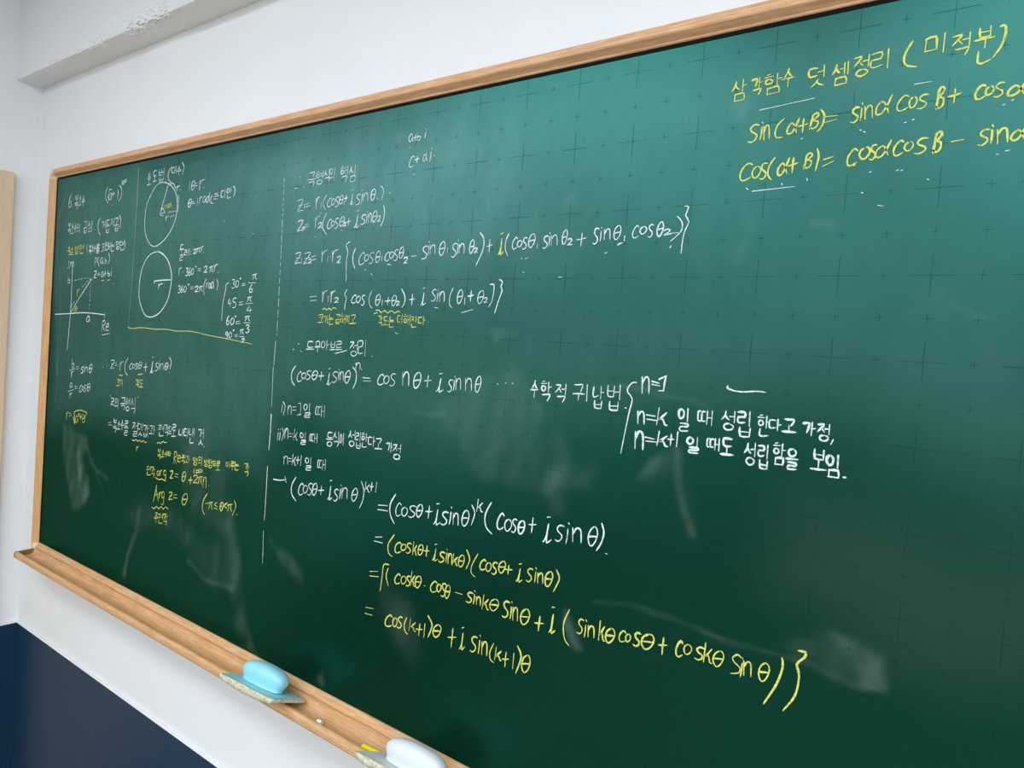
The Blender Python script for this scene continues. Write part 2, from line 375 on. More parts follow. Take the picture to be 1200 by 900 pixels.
WRITING = [
('chalk_heading', 'yellow chalk heading in Korean with brackets at top right', 'y', 3.04, '-498,2608 -12,-59 -35,-57|-503,2560 22,-37 36,-25|-405,2623 -1,-152|-406,2543 51,11|-502,2438 0,-87|-505,2434 120,10 9,-85|-503,2349 124,9|-288,2590 36,8 31,5 -1,-50 -14,-47|-187,2613 1,-127|-185,2547 38,7|-260,2454 49,8 52,1 -9,-36 -20,-36|-83,2623 38,12|-116,2591 106,11|-62,2569 -41,-21 7,-34 38,-9 40,15 1,28 -38,16|45,2627 2,-142|44,2555 65,9|-71,2450 0,-78|-63,2447 131,13 12,-76|-68,2373 151,9|186,2662 -15,-52 -34,-58|183,2622 21,-40 29,-21|107,2535 77,4 76,7|188,2536 -4,-99|539,2604 -96,-3 1,-87 44,-9 51,9|618,2627 5,-139|552,2552 67,13|555,2461 -25,-43 -55,-44|545,2427 35,-29 45,-14|766,2604 -7,-57 -37,-55|765,2561 21,-44 21,-17|860,2611 2,-134|815,2545 45,3|898,2621 4,-149|769,2439 -8,-86|769,2429 110,14 13,-76|767,2353 123,10|967,2642 81,9 -27,-45 -51,-63|1019,2598 43,-52|1131,2660 -5,-137|1065,2592 65,7|1063,2496 -51,-15 -8,-44 49,-23 57,23 14,37 -50,22|1160,2650 107,16 -5,-75 -102,-12 -1,-78 57,-6 62,18|1337,2687 4,-221|1589,2729 -64,-119 -13,-97 41,-63 96,-27|1730,2721 -7,-144|1724,2717 101,17 14,-146|1724,2578 110,7|1913,2754 -4,-213|1998,2689 86,8 -31,-44 -56,-61|2047,2648 42,-50|2160,2711 2,-138|2096,2641 65,6|2031,2541 67,3 61,9 -12,-43 -21,-42|2251,2732 10,-101 90,3|2352,2740 3,-102|2251,2684 106,3|2212,2603 90,7 92,6|2312,2610 -1,-97|2256,2476 0,-116 51,-19 71,31|2442,2714 36,4 20,-62 -31,-153 -69,-113'),
('chalk_underline', 'white chalk strokes under the yellow heading', 'w', 1.9, '-156,2184 692,51|1646,2221 173,3|-160,1126 539,18'),
('chalk_equation', 'yellow chalk sine sum equation under the heading', 'y', 3.04, '-142,1990 -63,11 -46,-46 25,-47 60,-40 -5,-57 -54,-38 -43,14|-100,1956 -1,-83 -12,-75|-99,2014 8,-8|-75,1962 13,-175|-67,1888 20,78 29,1 14,-44 10,-132|179,2026 -77,-69 -27,-106 30,-59 72,2|368,2007 -32,-93 -48,-83 -54,-3 -1,71 48,59 39,-45 27,-85|425,1993 -3,-85 -1,-84|367,1904 57,8 54,12|506,1850 16,94 13,75 47,25 18,-36 -59,-53 59,-17 -8,-56 -46,-30 -47,26|624,2078 47,-74 -16,-128 -52,-67|673,1983 150,-7|689,1910 128,21|1073,2036 -43,8 -31,-36 14,-37 46,-33 -4,-46 -35,-29 -35,13|1098,2026 0,-77 -5,-69|1099,2085 5,-12|1133,2036 12,-147|1140,1974 29,64 31,4 15,-38 10,-108|1419,2132 -38,-106 -59,-96 -57,-1 -1,81 54,62 46,-47 33,-94|1600,2085 -39,22 -49,-47 -26,-63 9,-56 46,-10 58,31|1654,2077 -34,-28 -9,-52 21,-49 36,17 22,59 -16,43 -26,8|1802,2079 -48,4 -40,-29 17,-33 53,-30 -6,-38 -41,-26 -40,6|1892,1899 10,122 7,96 35,30 18,-48 -45,-65 40,-21 0,-72 -35,-39 -40,33|2066,2101 0,-76 -4,-77|2005,2022 61,6 58,15|2355,2084 -28,17 -44,-41 -19,-53 10,-51 36,-10 47,28|2401,2073 -30,-20 -11,-38 19,-35 35,12 22,43 -15,33 -25,4|2531,2093 -42,4 -34,-31 17,-31 43,-27 -2,-38 -40,-25 -31,9|2732,2085 -40,-71 -55,-67 -63,-4 -1,54 57,48 47,-33 32,-63'),
('chalk_equation', 'yellow chalk cosine sum equation under the sine one', 'y', 3.04, '-186,1476 -52,26 -71,-59 -33,-83 17,-72 54,-10 84,41|-120,1451 -44,-34 -17,-61 32,-59 48,23 33,67 -25,56 -37,6|11,1475 -43,3 -29,-38 16,-45 44,-38 -3,-48 -39,-37 -32,15|102,1537 -65,-103 -9,-110 50,-67|287,1516 -34,-103 -46,-99 -48,-3 -4,79 50,67 38,-46 26,-94|342,1513 -6,-93 0,-97|279,1412 58,12 60,18|476,1356 17,98 8,73 45,22 22,-33 -55,-54 48,-11 -6,-56 -38,-32 -48,23|621,1591 25,-98 -26,-174|711,1448 105,27|708,1367 119,55|1093,1517 -35,28 -50,-57 -22,-69 10,-67 41,-9 57,35|1065,1338 18,16|1181,1548 -47,-30 -17,-58 35,-53 49,17 34,67 -26,51 -35,3|1303,1560 -33,4 -26,-33 13,-36 36,-33 -3,-43 -29,-31 -26,13|1455,1598 -39,-91 -50,-86 -58,-7 -6,72 61,58 39,-37 30,-82|1589,1562 -32,22 -46,-48 -23,-61 13,-57 37,-8 50,32|1653,1556 -39,-24 -13,-40 27,-40 41,15 25,49 -20,36 -28,3|1840,1577 -62,3 -42,-35 19,-38 63,-29 -4,-43 -54,-28 -46,7|1902,1399 11,116 7,95 40,25 16,-41 -45,-61 42,-21 -2,-68 -39,-39 -36,29|2078,1506 115,11|2439,1597 -49,6 -40,-34 18,-36 49,-28 -4,-42 -41,-32 -38,11|2457,1586 2,-71 -5,-67|2457,1640 5,-12|2506,1584 11,-150|2512,1524 31,64 38,5 16,-40 10,-110|2772,1600 -34,-71 -43,-71 -51,-4 -3,56 50,47 38,-30 22,-64'),
('chalk_dots', 'scattered white chalk dots under the yellow equations', 'w', 2.47, '2535,1852 15,3|2612,1889 12,4|1578,1787 18,4|1659,1809 17,4|1100,1766 16,-9|1143,1737 17,-6|415,1744 14,2|1248,1242 18,5|1540,1234 23,8|1588,1230 21,8|2519,1314 16,4|2600,1345 30,3|525,1232 9,-29|-240,1173 21,-17|218,1194 5,-15|1868,1105 15,-7|1183,1003 12,-1|1378,839 50,-14'),
('chalk_expression', 'small white chalk sum a plus b i near the top edge', 'w', 2.47, '-6591,2669 -48,20 -43,-54 8,-72 49,-5 43,90 -8,-62 27,-35|-6515,2667 -4,-54 -2,-56|-6564,2610 44,5 46,6|-6469,2687 -2,-129|-6469,2596 41,31 46,-26 -22,-48 -59,3|-6258,2685 -4,-63 -17,-53|-6256,2729 9,-7|-6654,2444 19,-9|-6503,2248 -41,29 -58,-53 -26,-72 9,-61 50,-16 63,31|-6430,2265 -4,-64 -8,-61|-6502,2198 64,7 65,10|-6209,2249 -45,22 -28,-66 19,-56 45,29 28,173 -8,-138 18,-63|-6088,2300 -4,-85 -16,-81|-6085,2366 9,-15|-6006,2226 17,-4|-6491,1946 15,-14'),
('chalk_heading', 'white chalk Korean heading above the z equations', 'w', 2.66, '-9911,2196 30,-10|-10054,1977 73,-16|-9779,1984 42,-11|-9583,2251 87,-1 77,10 -16,-54 -25,-60|-9626,2111 119,-2 135,4|-9588,2050 94,7 90,4 -21,-53 -34,-51|-9330,2256 48,5|-9362,2221 127,6|-9304,2191 -45,-12 3,-44 44,-10 44,15 1,37 -38,14|-9129,2250 -8,-149|-9216,2199 84,5|-9215,2152 79,6|-9233,2079 -72,-23 -10,-45 69,-23 79,18 18,46 -62,21|-9045,2253 -18,-53 -37,-51|-9054,2211 24,-35 34,-26|-8937,2261 1,-139|-9065,2095 74,5 77,3 -18,-44 -31,-37|-8872,2276 -46,-20 -1,-60 39,-37 40,23 11,59 -35,32|-8937,2084 72,2 60,11|-8768,2278 -4,-251|-8545,2283 43,5|-8577,2248 107,3|-8525,2213 -37,-22 1,-48 41,-11 31,23 3,34 -31,24|-8433,2268 -7,-152|-8437,2189 60,6|-8368,2279 0,-177|-8533,2066 77,9 86,4 -17,-56 -32,-52|-8252,2264 -14,-72 -48,-68|-8263,2206 26,-52 36,-22|-8144,2278 -2,-184|-8267,2054 -2,-96|-8267,2051 131,13 11,-100|-8266,1954 137,4'),
('chalk_equation', 'white chalk equation for the first z under the heading', 'w', 2.66, '-9928,1692 103,22 80,-8 -76,-120 -102,-122 100,21 105,-5|-9882,1584 129,16|-9685,1616 -6,-90|-9654,1606 130,16|-9631,1551 141,15|-9302,1712 5,-111 0,-123|-9297,1611 37,90 73,24|-9135,1596 -4,-106|-8964,1757 -88,-98 -17,-104 81,-103|-8804,1653 -37,28 -59,-48 -32,-62 9,-59 51,-12 65,29|-8745,1654 -41,-25 -17,-49 29,-48 47,15 31,55 -21,44 -34,6|-8575,1672 -55,10 -40,-40 21,-41 53,-35 -5,-50 -45,-31 -43,13|-8494,1706 -45,-35 -24,-70 17,-59 41,-10 39,44 20,70 -16,52 -32,5|-8559,1608 54,11 54,5|-8408,1585 -4,-75|-8357,1694 -4,-59 -5,-60|-8420,1634 57,2 56,9|-8172,1706 -8,-109 -5,-90 18,-7 44,40|-8228,1496 29,40 24,110|-8194,1778 41,17|-7923,1673 -57,11 -52,-37 26,-45 60,-41 -5,-47 -53,-31 -50,12|-7885,1686 0,-100 -11,-93|-7880,1758 7,-13|-7848,1690 8,-158|-7838,1623 39,68 51,1 26,-42 10,-114|-7556,1758 -49,-45 -23,-85 22,-75 39,-10 44,56 22,86 -18,60 -36,8|-7622,1637 58,15 61,5|-7443,1575 -2,-26|-7370,1804 84,-78 4,-98 -46,-110|-7119,1645 28,1'),
('chalk_equation', 'white chalk equation for the second z below the first', 'w', 2.66, '-9885,1249 100,24 84,-7 -75,-106 -108,-113 102,21 109,-8|-9727,1115 41,16 52,-3 -6,-17 -46,-21 -40,-15 52,6 60,2|-9622,1172 114,8|-9606,1128 114,5|-9288,1312 8,-103 -4,-121|-9281,1221 41,81 95,28|-9186,1162 46,29 63,-7 -7,-33 -55,-39 -48,-28 65,7 70,4|-8942,1373 -89,-152 0,-157 132,-121|-8761,1220 -41,27 -57,-52 -31,-66 11,-60 50,-14 68,30|-8716,1205 -44,-23 -12,-42 27,-40 46,13 31,47 -20,37 -35,5|-8547,1243 -54,7 -43,-37 21,-45 57,-35 -5,-53 -49,-33 -46,15|-8422,1276 -59,-43 -30,-76 27,-63 40,-6 54,48 24,76 -19,56 -42,5|-8504,1169 70,12 60,5|-8396,1132 35,18 42,-5 -6,-20 -36,-26 -33,-18 42,4 49,3|-8234,1231 -8,-69 -4,-70|-8297,1157 57,8 58,11|-7972,1277 -19,-131 -5,-108 25,-1 65,42|-8058,1036 41,40 35,128|-8007,1359 64,13|-7735,1266 -67,6 -48,-36 22,-38 68,-36 -6,-46 -59,-27 -54,9|-7703,1267 0,-89 -11,-78|-7702,1334 7,-14|-7661,1288 9,-180|-7655,1210 27,77 34,2 16,-43 9,-135|-7468,1332 -46,-41 -25,-86 21,-76 37,-11 42,56 21,87 -23,61 -31,14|-7531,1215 53,14 52,3|-7402,1199 37,29 42,-10 -4,-33 -37,-37 -35,-30 46,8 46,3|-7247,1415 37,-131 -19,-145 -65,-110|-9271,910 17,-8|-8451,1002 22,-4|-9125,1391 17,-4'),
('chalk_equation', 'long white chalk equation for the product z one z two', 'w', 2.66, '-9893,573 102,21 80,-9 -75,-109 -107,-114 103,20 107,-5|-9851,474 133,19|-9660,474 -5,-115|-9593,562 114,25 97,-9 -99,-105 -114,-120 118,22 120,-4|-9547,467 152,18|-9440,425 44,24 55,-7 -6,-25 -50,-32 -41,-23 53,7 62,2|-9332,494 120,20|-9307,428 120,16|-9009,606 14,-111 -5,-118|-8999,508 63,86 106,29|-8805,493 -5,-114|-8727,478 24,-4|-8671,601 13,-108 -4,-122|-8664,507 55,86 103,27|-8521,450 44,34 60,-13 -8,-39 -48,-46 -42,-35 57,10 59,2|-8152,768 -116,-69 69,-131 -27,-183 29,-404|-7974,634 -63,-144 15,-146 67,-121|-7693,504 -51,37 -72,-65 -37,-85 20,-75 55,-14 82,41|-7632,499 -47,-29 -17,-51 32,-49 54,15 34,60 -27,45 -34,5|-7429,520 -59,9 -48,-40 23,-47 58,-38 -4,-53 -50,-34 -48,13|-7305,553 -49,-47 -22,-86 22,-76 35,-9 47,55 23,90 -23,63 -33,9|-7371,430 57,16 60,5|-7199,451 -5,-89|-6996,506 -35,21 -58,-42 -30,-62 15,-53 41,-11 64,29|-6934,531 -45,-27 -15,-47 28,-50 52,15 34,58 -24,42 -36,7|-6763,556 -54,8 -39,-41 17,-43 54,-37 -6,-52 -44,-32 -45,14|-6670,609 -44,-40 -21,-88 20,-69 36,-9 40,54 18,80 -20,65 -26,10|-6729,492 52,15 54,4|-6608,387 40,30 58,-10 -10,-31 -46,-42 -42,-28 57,8 61,2|-6404,431 119,7|-6001,595 -71,10 -50,-41 22,-54 70,-41 -4,-59 -61,-37 -52,12|-5981,618 -1,-92 -12,-86|-5980,681 9,-12|-5949,617 10,-160|-5942,550 44,65 48,2 19,-41 11,-114|-5644,677 -54,-53 -22,-99 26,-88 39,-12 42,64 28,103 -26,69 -30,11|-5713,535 58,17 61,5|-5520,560 -4,-88|-5303,619 -55,9 -46,-44 20,-53 59,-47 -3,-56 -49,-40 -51,17|-5281,614 1,-96 -9,-87|-5278,681 5,-9|-5253,613 11,-163|-5244,545 38,69 42,3 23,-41 10,-122|-4957,677 -38,-48 -18,-92 18,-78 30,-12 33,59 19,93 -18,72 -25,8|-5007,553 42,8 46,8|-4911,512 31,21 43,-6 -5,-23 -36,-30 -31,-22 39,6 47,3|-4799,792 92,-107 -3,-188 -131,-264|-4567,666 -4,-113 0,-109|-4627,555 57,4 57,17|-4172,752 -58,-129 5,-137 56,-100|-3986,655 -33,27 -46,-49 -21,-67 11,-64 37,-13 52,30|-3935,629 -34,-24 -16,-42 27,-41 41,11 27,49 -18,37 -30,6|-3788,660 -43,8 -33,-35 15,-41 47,-32 -6,-51 -39,-29 -32,17|-3683,725 -52,-46 -24,-91 18,-71 41,-11 46,59 24,83 -21,66 -33,8|-3755,599 60,16 63,8|-3575,568 -3,-89|-3372,668 -51,9 -34,-38 15,-41 50,-39 -5,-48 -40,-31 -38,15|-3351,663 1,-75 -6,-74|-3351,723 5,-13|-3322,679 14,-153|-3314,612 41,66 42,2 23,-36 12,-115|-3059,758 -33,-45 -18,-92 17,-78 30,-9 30,60 16,88 -17,66 -24,12|-3103,635 38,9 43,8|-3006,592 31,25 41,-8 -3,-30 -36,-36 -32,-26 43,6 46,3|-2749,696 -2,-98 -9,-104|-2842,593 92,8 81,17|-2454,741 -45,14 -31,-43 14,-55 45,-45 -3,-60 -34,-37 -37,17|-2413,705 -1,-78 -6,-72|-2413,762 6,-11|-2360,730 10,-153|-2349,664 29,64 41,2 15,-38 10,-111|-2126,779 -47,-46 -19,-82 20,-72 36,-6 41,51 18,81 -18,64 -33,9|-2187,662 51,12 54,5|-2007,616 -2,-71|-1784,737 -31,25 -41,-49 -23,-61 9,-57 37,-15 48,30|-1705,741 -41,-22 -16,-43 28,-43 47,13 33,51 -24,37 -33,6|-1553,755 -37,8 -28,-33 15,-41 36,-34 -1,-47 -30,-25 -30,12|-1438,793 -35,-42 -19,-83 17,-69 31,-10 34,55 15,81 -16,61 -24,7|-1487,680 45,14 45,7|-1381,661 36,23 53,-6 -5,-24 -43,-30 -41,-22 51,7 55,3|-1343,619 182,10|-1195,858 76,-82 -2,-128 -151,-137|-1091,994 57,-17 -37,-113 57,-93 -62,-164 -18,-270'),
('chalk_letter', 'yellow chalk letter i inside the long white equation', 'y', 3.8, '-4315,667 -4,-132 -4,-122 17,0 45,44|-4365,408 25,44 24,133|-4336,749 41,17'),
('chalk_dots', 'small white chalk specks below the product equation', 'w', 2.66, '-3875,333 15,-3|-3799,323 50,22|-2114,489 38,20 46,9|-2321,371 37,13|-1269,420 19,33|-3116,20 56,0|-3824,107 11,-3|-7661,204 33,-7|-7484,127 51,-33|-7030,296 87,-12|-5089,-579 248,59|-5733,-500 91,-9|-7324,-645 102,20|-6696,-987 67,-22'),
('chalk_equation', 'white chalk equation with cos and sin of theta sums', 'w', 2.66, '-9309,-341 211,21|-9283,-418 193,14|-8901,-221 12,-102 -5,-122|-8896,-311 52,79 87,28|-8712,-317 -6,-113|-8629,-226 7,-104 -3,-121|-8626,-317 38,83 80,23|-8520,-374 45,28 69,-8 -6,-31 -58,-37 -49,-27 60,9 71,3|-8153,-185 -64,-92 64,-73 -29,-111 -4,-129|-7860,-313 -43,22 -60,-43 -29,-58 9,-47 49,-13 71,28|-7789,-309 -49,-28 -19,-52 33,-49 53,15 38,58 -28,46 -36,6|-7605,-301 -48,8 -38,-37 20,-42 45,-35 -1,-53 -42,-31 -39,16|-7419,-208 -66,-136 30,-143 78,-52|-7222,-273 -53,-43 -21,-86 19,-72 41,-12 44,58 23,84 -22,63 -33,12|-7294,-392 62,17 54,5|-7108,-376 -5,-99|-6951,-321 -4,-79 -9,-80|-7039,-403 84,5 78,14|-6781,-285 -51,-42 -19,-79 21,-69 38,-10 38,54 26,76 -21,61 -32,7|-6845,-399 53,13 59,7|-6731,-420 36,21 46,-6 -6,-22 -39,-30 -32,-21 41,7 52,3|-6613,-165 101,-136 -1,-137 -57,-70|-6316,-264 -1,-99 -4,-102|-6388,-365 71,3 71,15|-6024,-236 -11,-118 -7,-100 24,-3 50,37|-6089,-464 30,42 27,119|-6053,-160 49,18|-5720,-186 -54,9 -40,-40 21,-46 54,-40 -7,-55 -46,-31 -40,12|-5684,-237 -1,-84 -10,-73|-5683,-178 8,-10|-5639,-223 10,-173|-5634,-296 40,75 46,0 23,-43 6,-126|-5323,-147 -65,-146 5,-146 58,-55|-5144,-178 -45,-49 -24,-99 19,-84 38,-9 42,58 21,102 -22,67 -32,16|-5209,-316 56,17 51,5|-5035,-323 -3,-112|-4902,-192 -4,-96 -3,-95|-4970,-294 67,7 59,16|-4671,-194 -55,-45 -23,-91 21,-72 42,-14 44,59 24,91 -20,66 -34,7|-4743,-319 63,17 60,4|-4606,-335 27,22 37,-6 -3,-26 -32,-31 -28,-22 37,6 39,2|-4501,-93 88,-1 4,-130 -26,-155 -63,-94|-4304,-10 70,-40 -32,-77 33,-62 -68,-200 -54,-181'),
('chalk_note', 'small yellow chalk Korean note under the r one r two', 'y', 2.28, '-8879,-592 80,25 51,-37 78,43 62,-37 76,47 94,-18|-8975,-709 122,10 -13,-75 -27,-49|-8965,-761 99,10|-9003,-862 90,5 89,6|-8824,-737 41,1 41,9 -8,-64 -14,-62|-8699,-714 3,-164|-8631,-689 -1,-71 43,-4 63,9|-8667,-791 82,5 80,3|-8631,-823 -3,-63 42,-6 75,13|-8425,-689 54,1 52,2 -8,-24 -23,-27|-8370,-741 -3,-47|-8449,-792 80,3 77,6|-8421,-811 9,-58 92,3|-8315,-808 -3,-61|-8419,-843 99,3|-8266,-677 26,8|-8290,-717 82,8|-8252,-754 -29,-18 2,-50 28,-13 30,20 -2,43 -24,20|-8184,-689 -5,-163|-8184,-774 51,5|-8128,-683 -6,-178|-8110,-716 45,7 -17,-52 -29,-71|-8083,-765 25,-62|-8031,-697 0,-161|-7982,-692 66,6 69,3 -14,-43 -24,-39|-7917,-771 1,-73|-8012,-855 95,4 100,9'),
('chalk_note', 'small yellow chalk Korean note under the theta sum', 'y', 2.28, '-7278,-583 92,9 67,-48 97,44 81,-48 101,51 84,-47 76,36 70,-15|-7183,-692 27,3 33,4 -6,-42 -9,-45|-7097,-673 -1,-114|-7097,-731 31,5|-7165,-813 45,3 44,0 -7,-34 -20,-33|-6936,-696 -84,-1 -2,-63 40,-11 51,8|-6985,-772 3,-74|-7052,-855 73,8 71,0|-6866,-687 -4,-67 39,-9 67,13|-6903,-784 83,-2 80,3|-6871,-818 -2,-62 48,-7 67,9|-6601,-668 -59,-3 -2,-103 31,-15 35,12|-6547,-644 3,-171|-6592,-729 45,6|-6478,-643 33,7|-6504,-678 86,4|-6459,-714 -29,-21 5,-47 31,-14 22,21 2,38 -24,20|-6390,-655 2,-161|-6391,-736 53,2|-6337,-648 -2,-178|-6309,-683 72,1 -26,-30 -46,-54|-6267,-717 41,-43|-6180,-674 0,-107|-6283,-800 -2,-63 49,-5 71,10|-6034,-685 -84,-4 1,-92 41,-8 45,6|-5991,-667 -1,-149|-5991,-740 54,8|-5877,-763 19,-3'),
('chalk_heading', 'white chalk Korean theorem heading left of centre', 'w', 2.85, '-9615,-1329 38,-6|-9781,-1459 38,2|-9518,-1476 45,-17|-9113,-1267 -154,-6 -7,-105 85,-11 86,17|-9330,-1432 129,6 133,9|-9009,-1257 -4,-94|-9012,-1261 110,12 8,-96|-9010,-1351 114,4|-9056,-1375 104,4 94,8|-8948,-1371 -6,-97|-8791,-1241 -42,-26 -7,-70 47,-42 56,29 5,70 -40,40|-8668,-1220 6,-188|-8664,-1315 71,14|-8531,-1233 9,-120 103,5|-8417,-1229 -3,-122|-8528,-1296 109,8|-8566,-1405 94,9 93,8|-8354,-1229 135,10 -12,-55 -118,-12 -1,-60 63,-1 78,13|-8396,-1394 113,8 101,8|-8394,-1469 195,40 165,42|-7953,-1222 117,7 -44,-50 -73,-81|-7890,-1276 57,-59|-7729,-1198 -2,-165|-7818,-1287 85,17|-7829,-1394 -71,-19 -3,-51 65,-28 73,22 24,47 -67,30|-7706,-1194 118,17 -7,-112 -99,-17 -6,-111 63,-15 66,24|-7500,-1155 0,-321|-7297,-1459 16,-6'),
('chalk_equation', 'white chalk power equation with cos n theta', 'w', 2.85, '-9645,-1797 -122,-157 17,-169 114,-97|-9423,-1945 -46,34 -67,-55 -35,-79 12,-65 60,-17 76,40|-9339,-1924 -63,-29 -21,-52 37,-46 69,14 43,58 -33,45 -43,5|-9112,-1879 -77,5 -57,-32 27,-43 74,-33 -5,-46 -69,-32 -54,11|-8974,-1858 -67,-40 -40,-73 35,-67 50,-7 64,50 33,75 -28,56 -46,6|-9067,-1962 76,12 86,7|-8777,-1865 -4,-89 -5,-94|-8867,-1961 89,7 86,15|-8527,-1874 -14,-126 -4,-112 21,0 58,42|-8592,-2114 28,38 32,125|-8554,-1792 51,15|-8268,-1842 -81,8 -60,-44 27,-45 81,-40 -5,-58 -72,-35 -58,15|-8236,-1841 -2,-75 -11,-70|-8234,-1784 6,-10|-8197,-1828 7,-172|-8190,-1902 32,74 45,3 17,-47 8,-122|-7952,-1788 -63,-49 -29,-103 23,-81 51,-12 53,65 33,101 -28,72 -36,12|-8039,-1925 73,15 73,6|-7826,-1706 110,-103 6,-175 -75,-144|-7741,-1619 8,-130|-7732,-1674 42,56 53,2 20,-35 11,-93|-7572,-1728 17,-3|-7516,-1892 200,4|-7498,-1956 216,13|-6926,-1818 -53,31 -70,-54 -39,-74 13,-64 64,-14 80,36|-6846,-1804 -60,-34 -17,-59 34,-61 72,20 39,71 -27,52 -47,9|-6608,-1762 -71,7 -55,-43 24,-52 78,-41 -8,-62 -66,-36 -53,17|-6429,-1706 21,-247|-6418,-1810 56,104 61,0 32,-59 11,-180|-6033,-1683 -71,-61 -30,-116 26,-101 58,-10 63,74 32,114 -26,88 -51,11|-6128,-1849 85,23 85,7|-5775,-1716 -6,-104 -6,-111|-5862,-1824 80,5 82,16|-5465,-1757 -20,-127 -2,-107 28,3 64,39|-5555,-1991 39,38 41,120|-5505,-1675 68,15|-5183,-1765 -48,8 -37,-40 15,-47 49,-41 -2,-56 -43,-33 -36,14|-5145,-1758 0,-96 -11,-87|-5142,-1688 6,-12|-5107,-1727 8,-191|-5102,-1806 37,79 46,3 20,-49 9,-138|-4892,-1711 19,-205|-4880,-1797 43,89 58,-2 22,-50 16,-145|-4594,-1647 -46,-60 -22,-109 18,-94 39,-9 40,68 22,110 -18,82 -32,13|-4657,-1800 54,15 54,10|-4182,-1746 11,-7|-4026,-1721 17,2|-3883,-1712 29,-3'),
('chalk_note', 'first white chalk case line with a roman one', 'w', 2.75, '-10025,-2662 -2,-90 -24,-85|-10022,-2594 12,-16|-10017,-2596 94,-90 -50,-207|-9826,-2673 9,-180|-9817,-2749 39,81 48,5 25,-49 6,-131|-9659,-2677 116,12|-9652,-2744 115,12|-9469,-2590 72,23|-9397,-2567 17,-233|-9372,-2808 -120,-25|-9219,-2573 -50,-28 -11,-67 44,-36 55,34 9,64 -37,33|-9092,-2549 -3,-169|-9237,-2761 164,19 -5,-45 -148,-18 -5,-41 81,2 88,9|-8822,-2592 -54,-11 -8,-147 61,2|-8740,-2588 -64,-13 2,-140 60,4|-8703,-2566 4,-214|-8698,-2674 90,14|-8608,-2545 0,-245'),
('chalk_note', 'second white chalk case line with a long Korean sentence', 'w', 3.04, '-10115,-3277 -1,-91 -14,-81|-10112,-3210 9,-11|-10041,-3269 -1,-89 -15,-83|-10037,-3196 11,-17|-9994,-3167 79,-86 -52,-179|-9879,-3169 11,-202|-9873,-3255 42,87 45,6 19,-54 11,-152|-9725,-3251 117,1|-9719,-3315 117,7|-9542,-3141 -19,-232|-9445,-3197 -70,-83 -32,-23 54,18 29,-72 40,-4|-9294,-3183 -44,-23 -3,-56 38,-30 52,25 5,50 -36,29|-9176,-3169 -4,-141|-9299,-3343 138,12 -11,-38 -122,-11 -6,-41 69,-2 82,13|-8975,-3179 -40,-8 -3,-122 51,1|-8901,-3173 -57,-14 2,-121 57,3|-8866,-3160 0,-180|-8866,-3248 75,7|-8785,-3145 4,-201|-8316,-3067 -123,-12 -5,-86 61,-9 70,13|-8486,-3216 100,10 104,9|-8378,-3257 -64,-21 -9,-51 57,-19 62,16 20,52 -56,26|-8230,-3042 -14,-59 -45,-67|-8231,-3093 23,-41 27,-22|-8120,-3019 1,-171|-8250,-3236 75,7 77,13 -11,-50 -35,-60|-8042,-3062 -24,-39 -3,-89 23,-52 31,40 2,90 -22,48|-7967,-3043 0,-232|-7768,-2965 -13,-67 -41,-67|-7772,-3019 18,-44 40,-28|-7635,-2944 3,-179|-7709,-3040 78,14|-7712,-3156 -64,-27 -4,-48 56,-31 63,21 15,57 -55,27|-7608,-2991 81,10 -6,-53 -67,-12 -7,-64 40,-5 41,15|-7478,-2961 3,-180|-7578,-3170 12,-100 102,3|-7464,-3168 1,-97|-7571,-3225 110,4|-7417,-2960 40,9|-7440,-2993 87,12|-7391,-3022 -35,-20 4,-43 27,-9 31,20 5,36 -31,13|-7305,-2962 -1,-150|-7305,-3036 44,11|-7399,-3144 -9,-84 56,-2 81,18|-7144,-3018 -91,-6 -2,-119 50,-12 50,14|-7097,-2992 4,-189|-7098,-3088 55,16|-7021,-3022 69,7 71,8 -17,-51 -28,-49|-6956,-3113 5,-91|-7049,-3218 98,12 102,7|-6741,-3078 44,7 44,8 -9,-66 -12,-73|-6609,-3043 1,-183|-6611,-3135 47,12|-6555,-3081 106,13 -38,-50 -66,-73|-6491,-3128 51,-56|-6347,-3049 -9,-162|-6427,-3135 75,12|-6436,-3243 -70,-21 -7,-50 61,-24 74,24 17,46 -59,27|-6379,-3319 22,-5'),
('chalk_note', 'short white chalk line for n equal k plus one, left of centre', 'w', 2.75, '-9857,-3757 14,-170|-9850,-3828 49,73 53,4 21,-43 13,-122|-9692,-3782 90,5|-9686,-3845 96,14|-9546,-3672 -16,-236|-9444,-3721 -76,-89 -31,-26 61,20 26,-73 34,-3|-9364,-3692 -7,-87 -5,-85|-9430,-3783 59,8 61,15|-9264,-3658 -8,-222|-9069,-3683 -43,-23 -6,-59 40,-31 56,27 4,57 -42,32|-8943,-3660 -2,-150|-9081,-3853 150,18 -6,-36 -135,-24 -8,-42 74,3 86,15|-8665,-3674 -42,-16 0,-134 51,4|-8595,-3673 -49,-8 0,-135 62,3|-8547,-3650 -8,-200|-8549,-3749 75,10|-8469,-3632 -1,-224'),
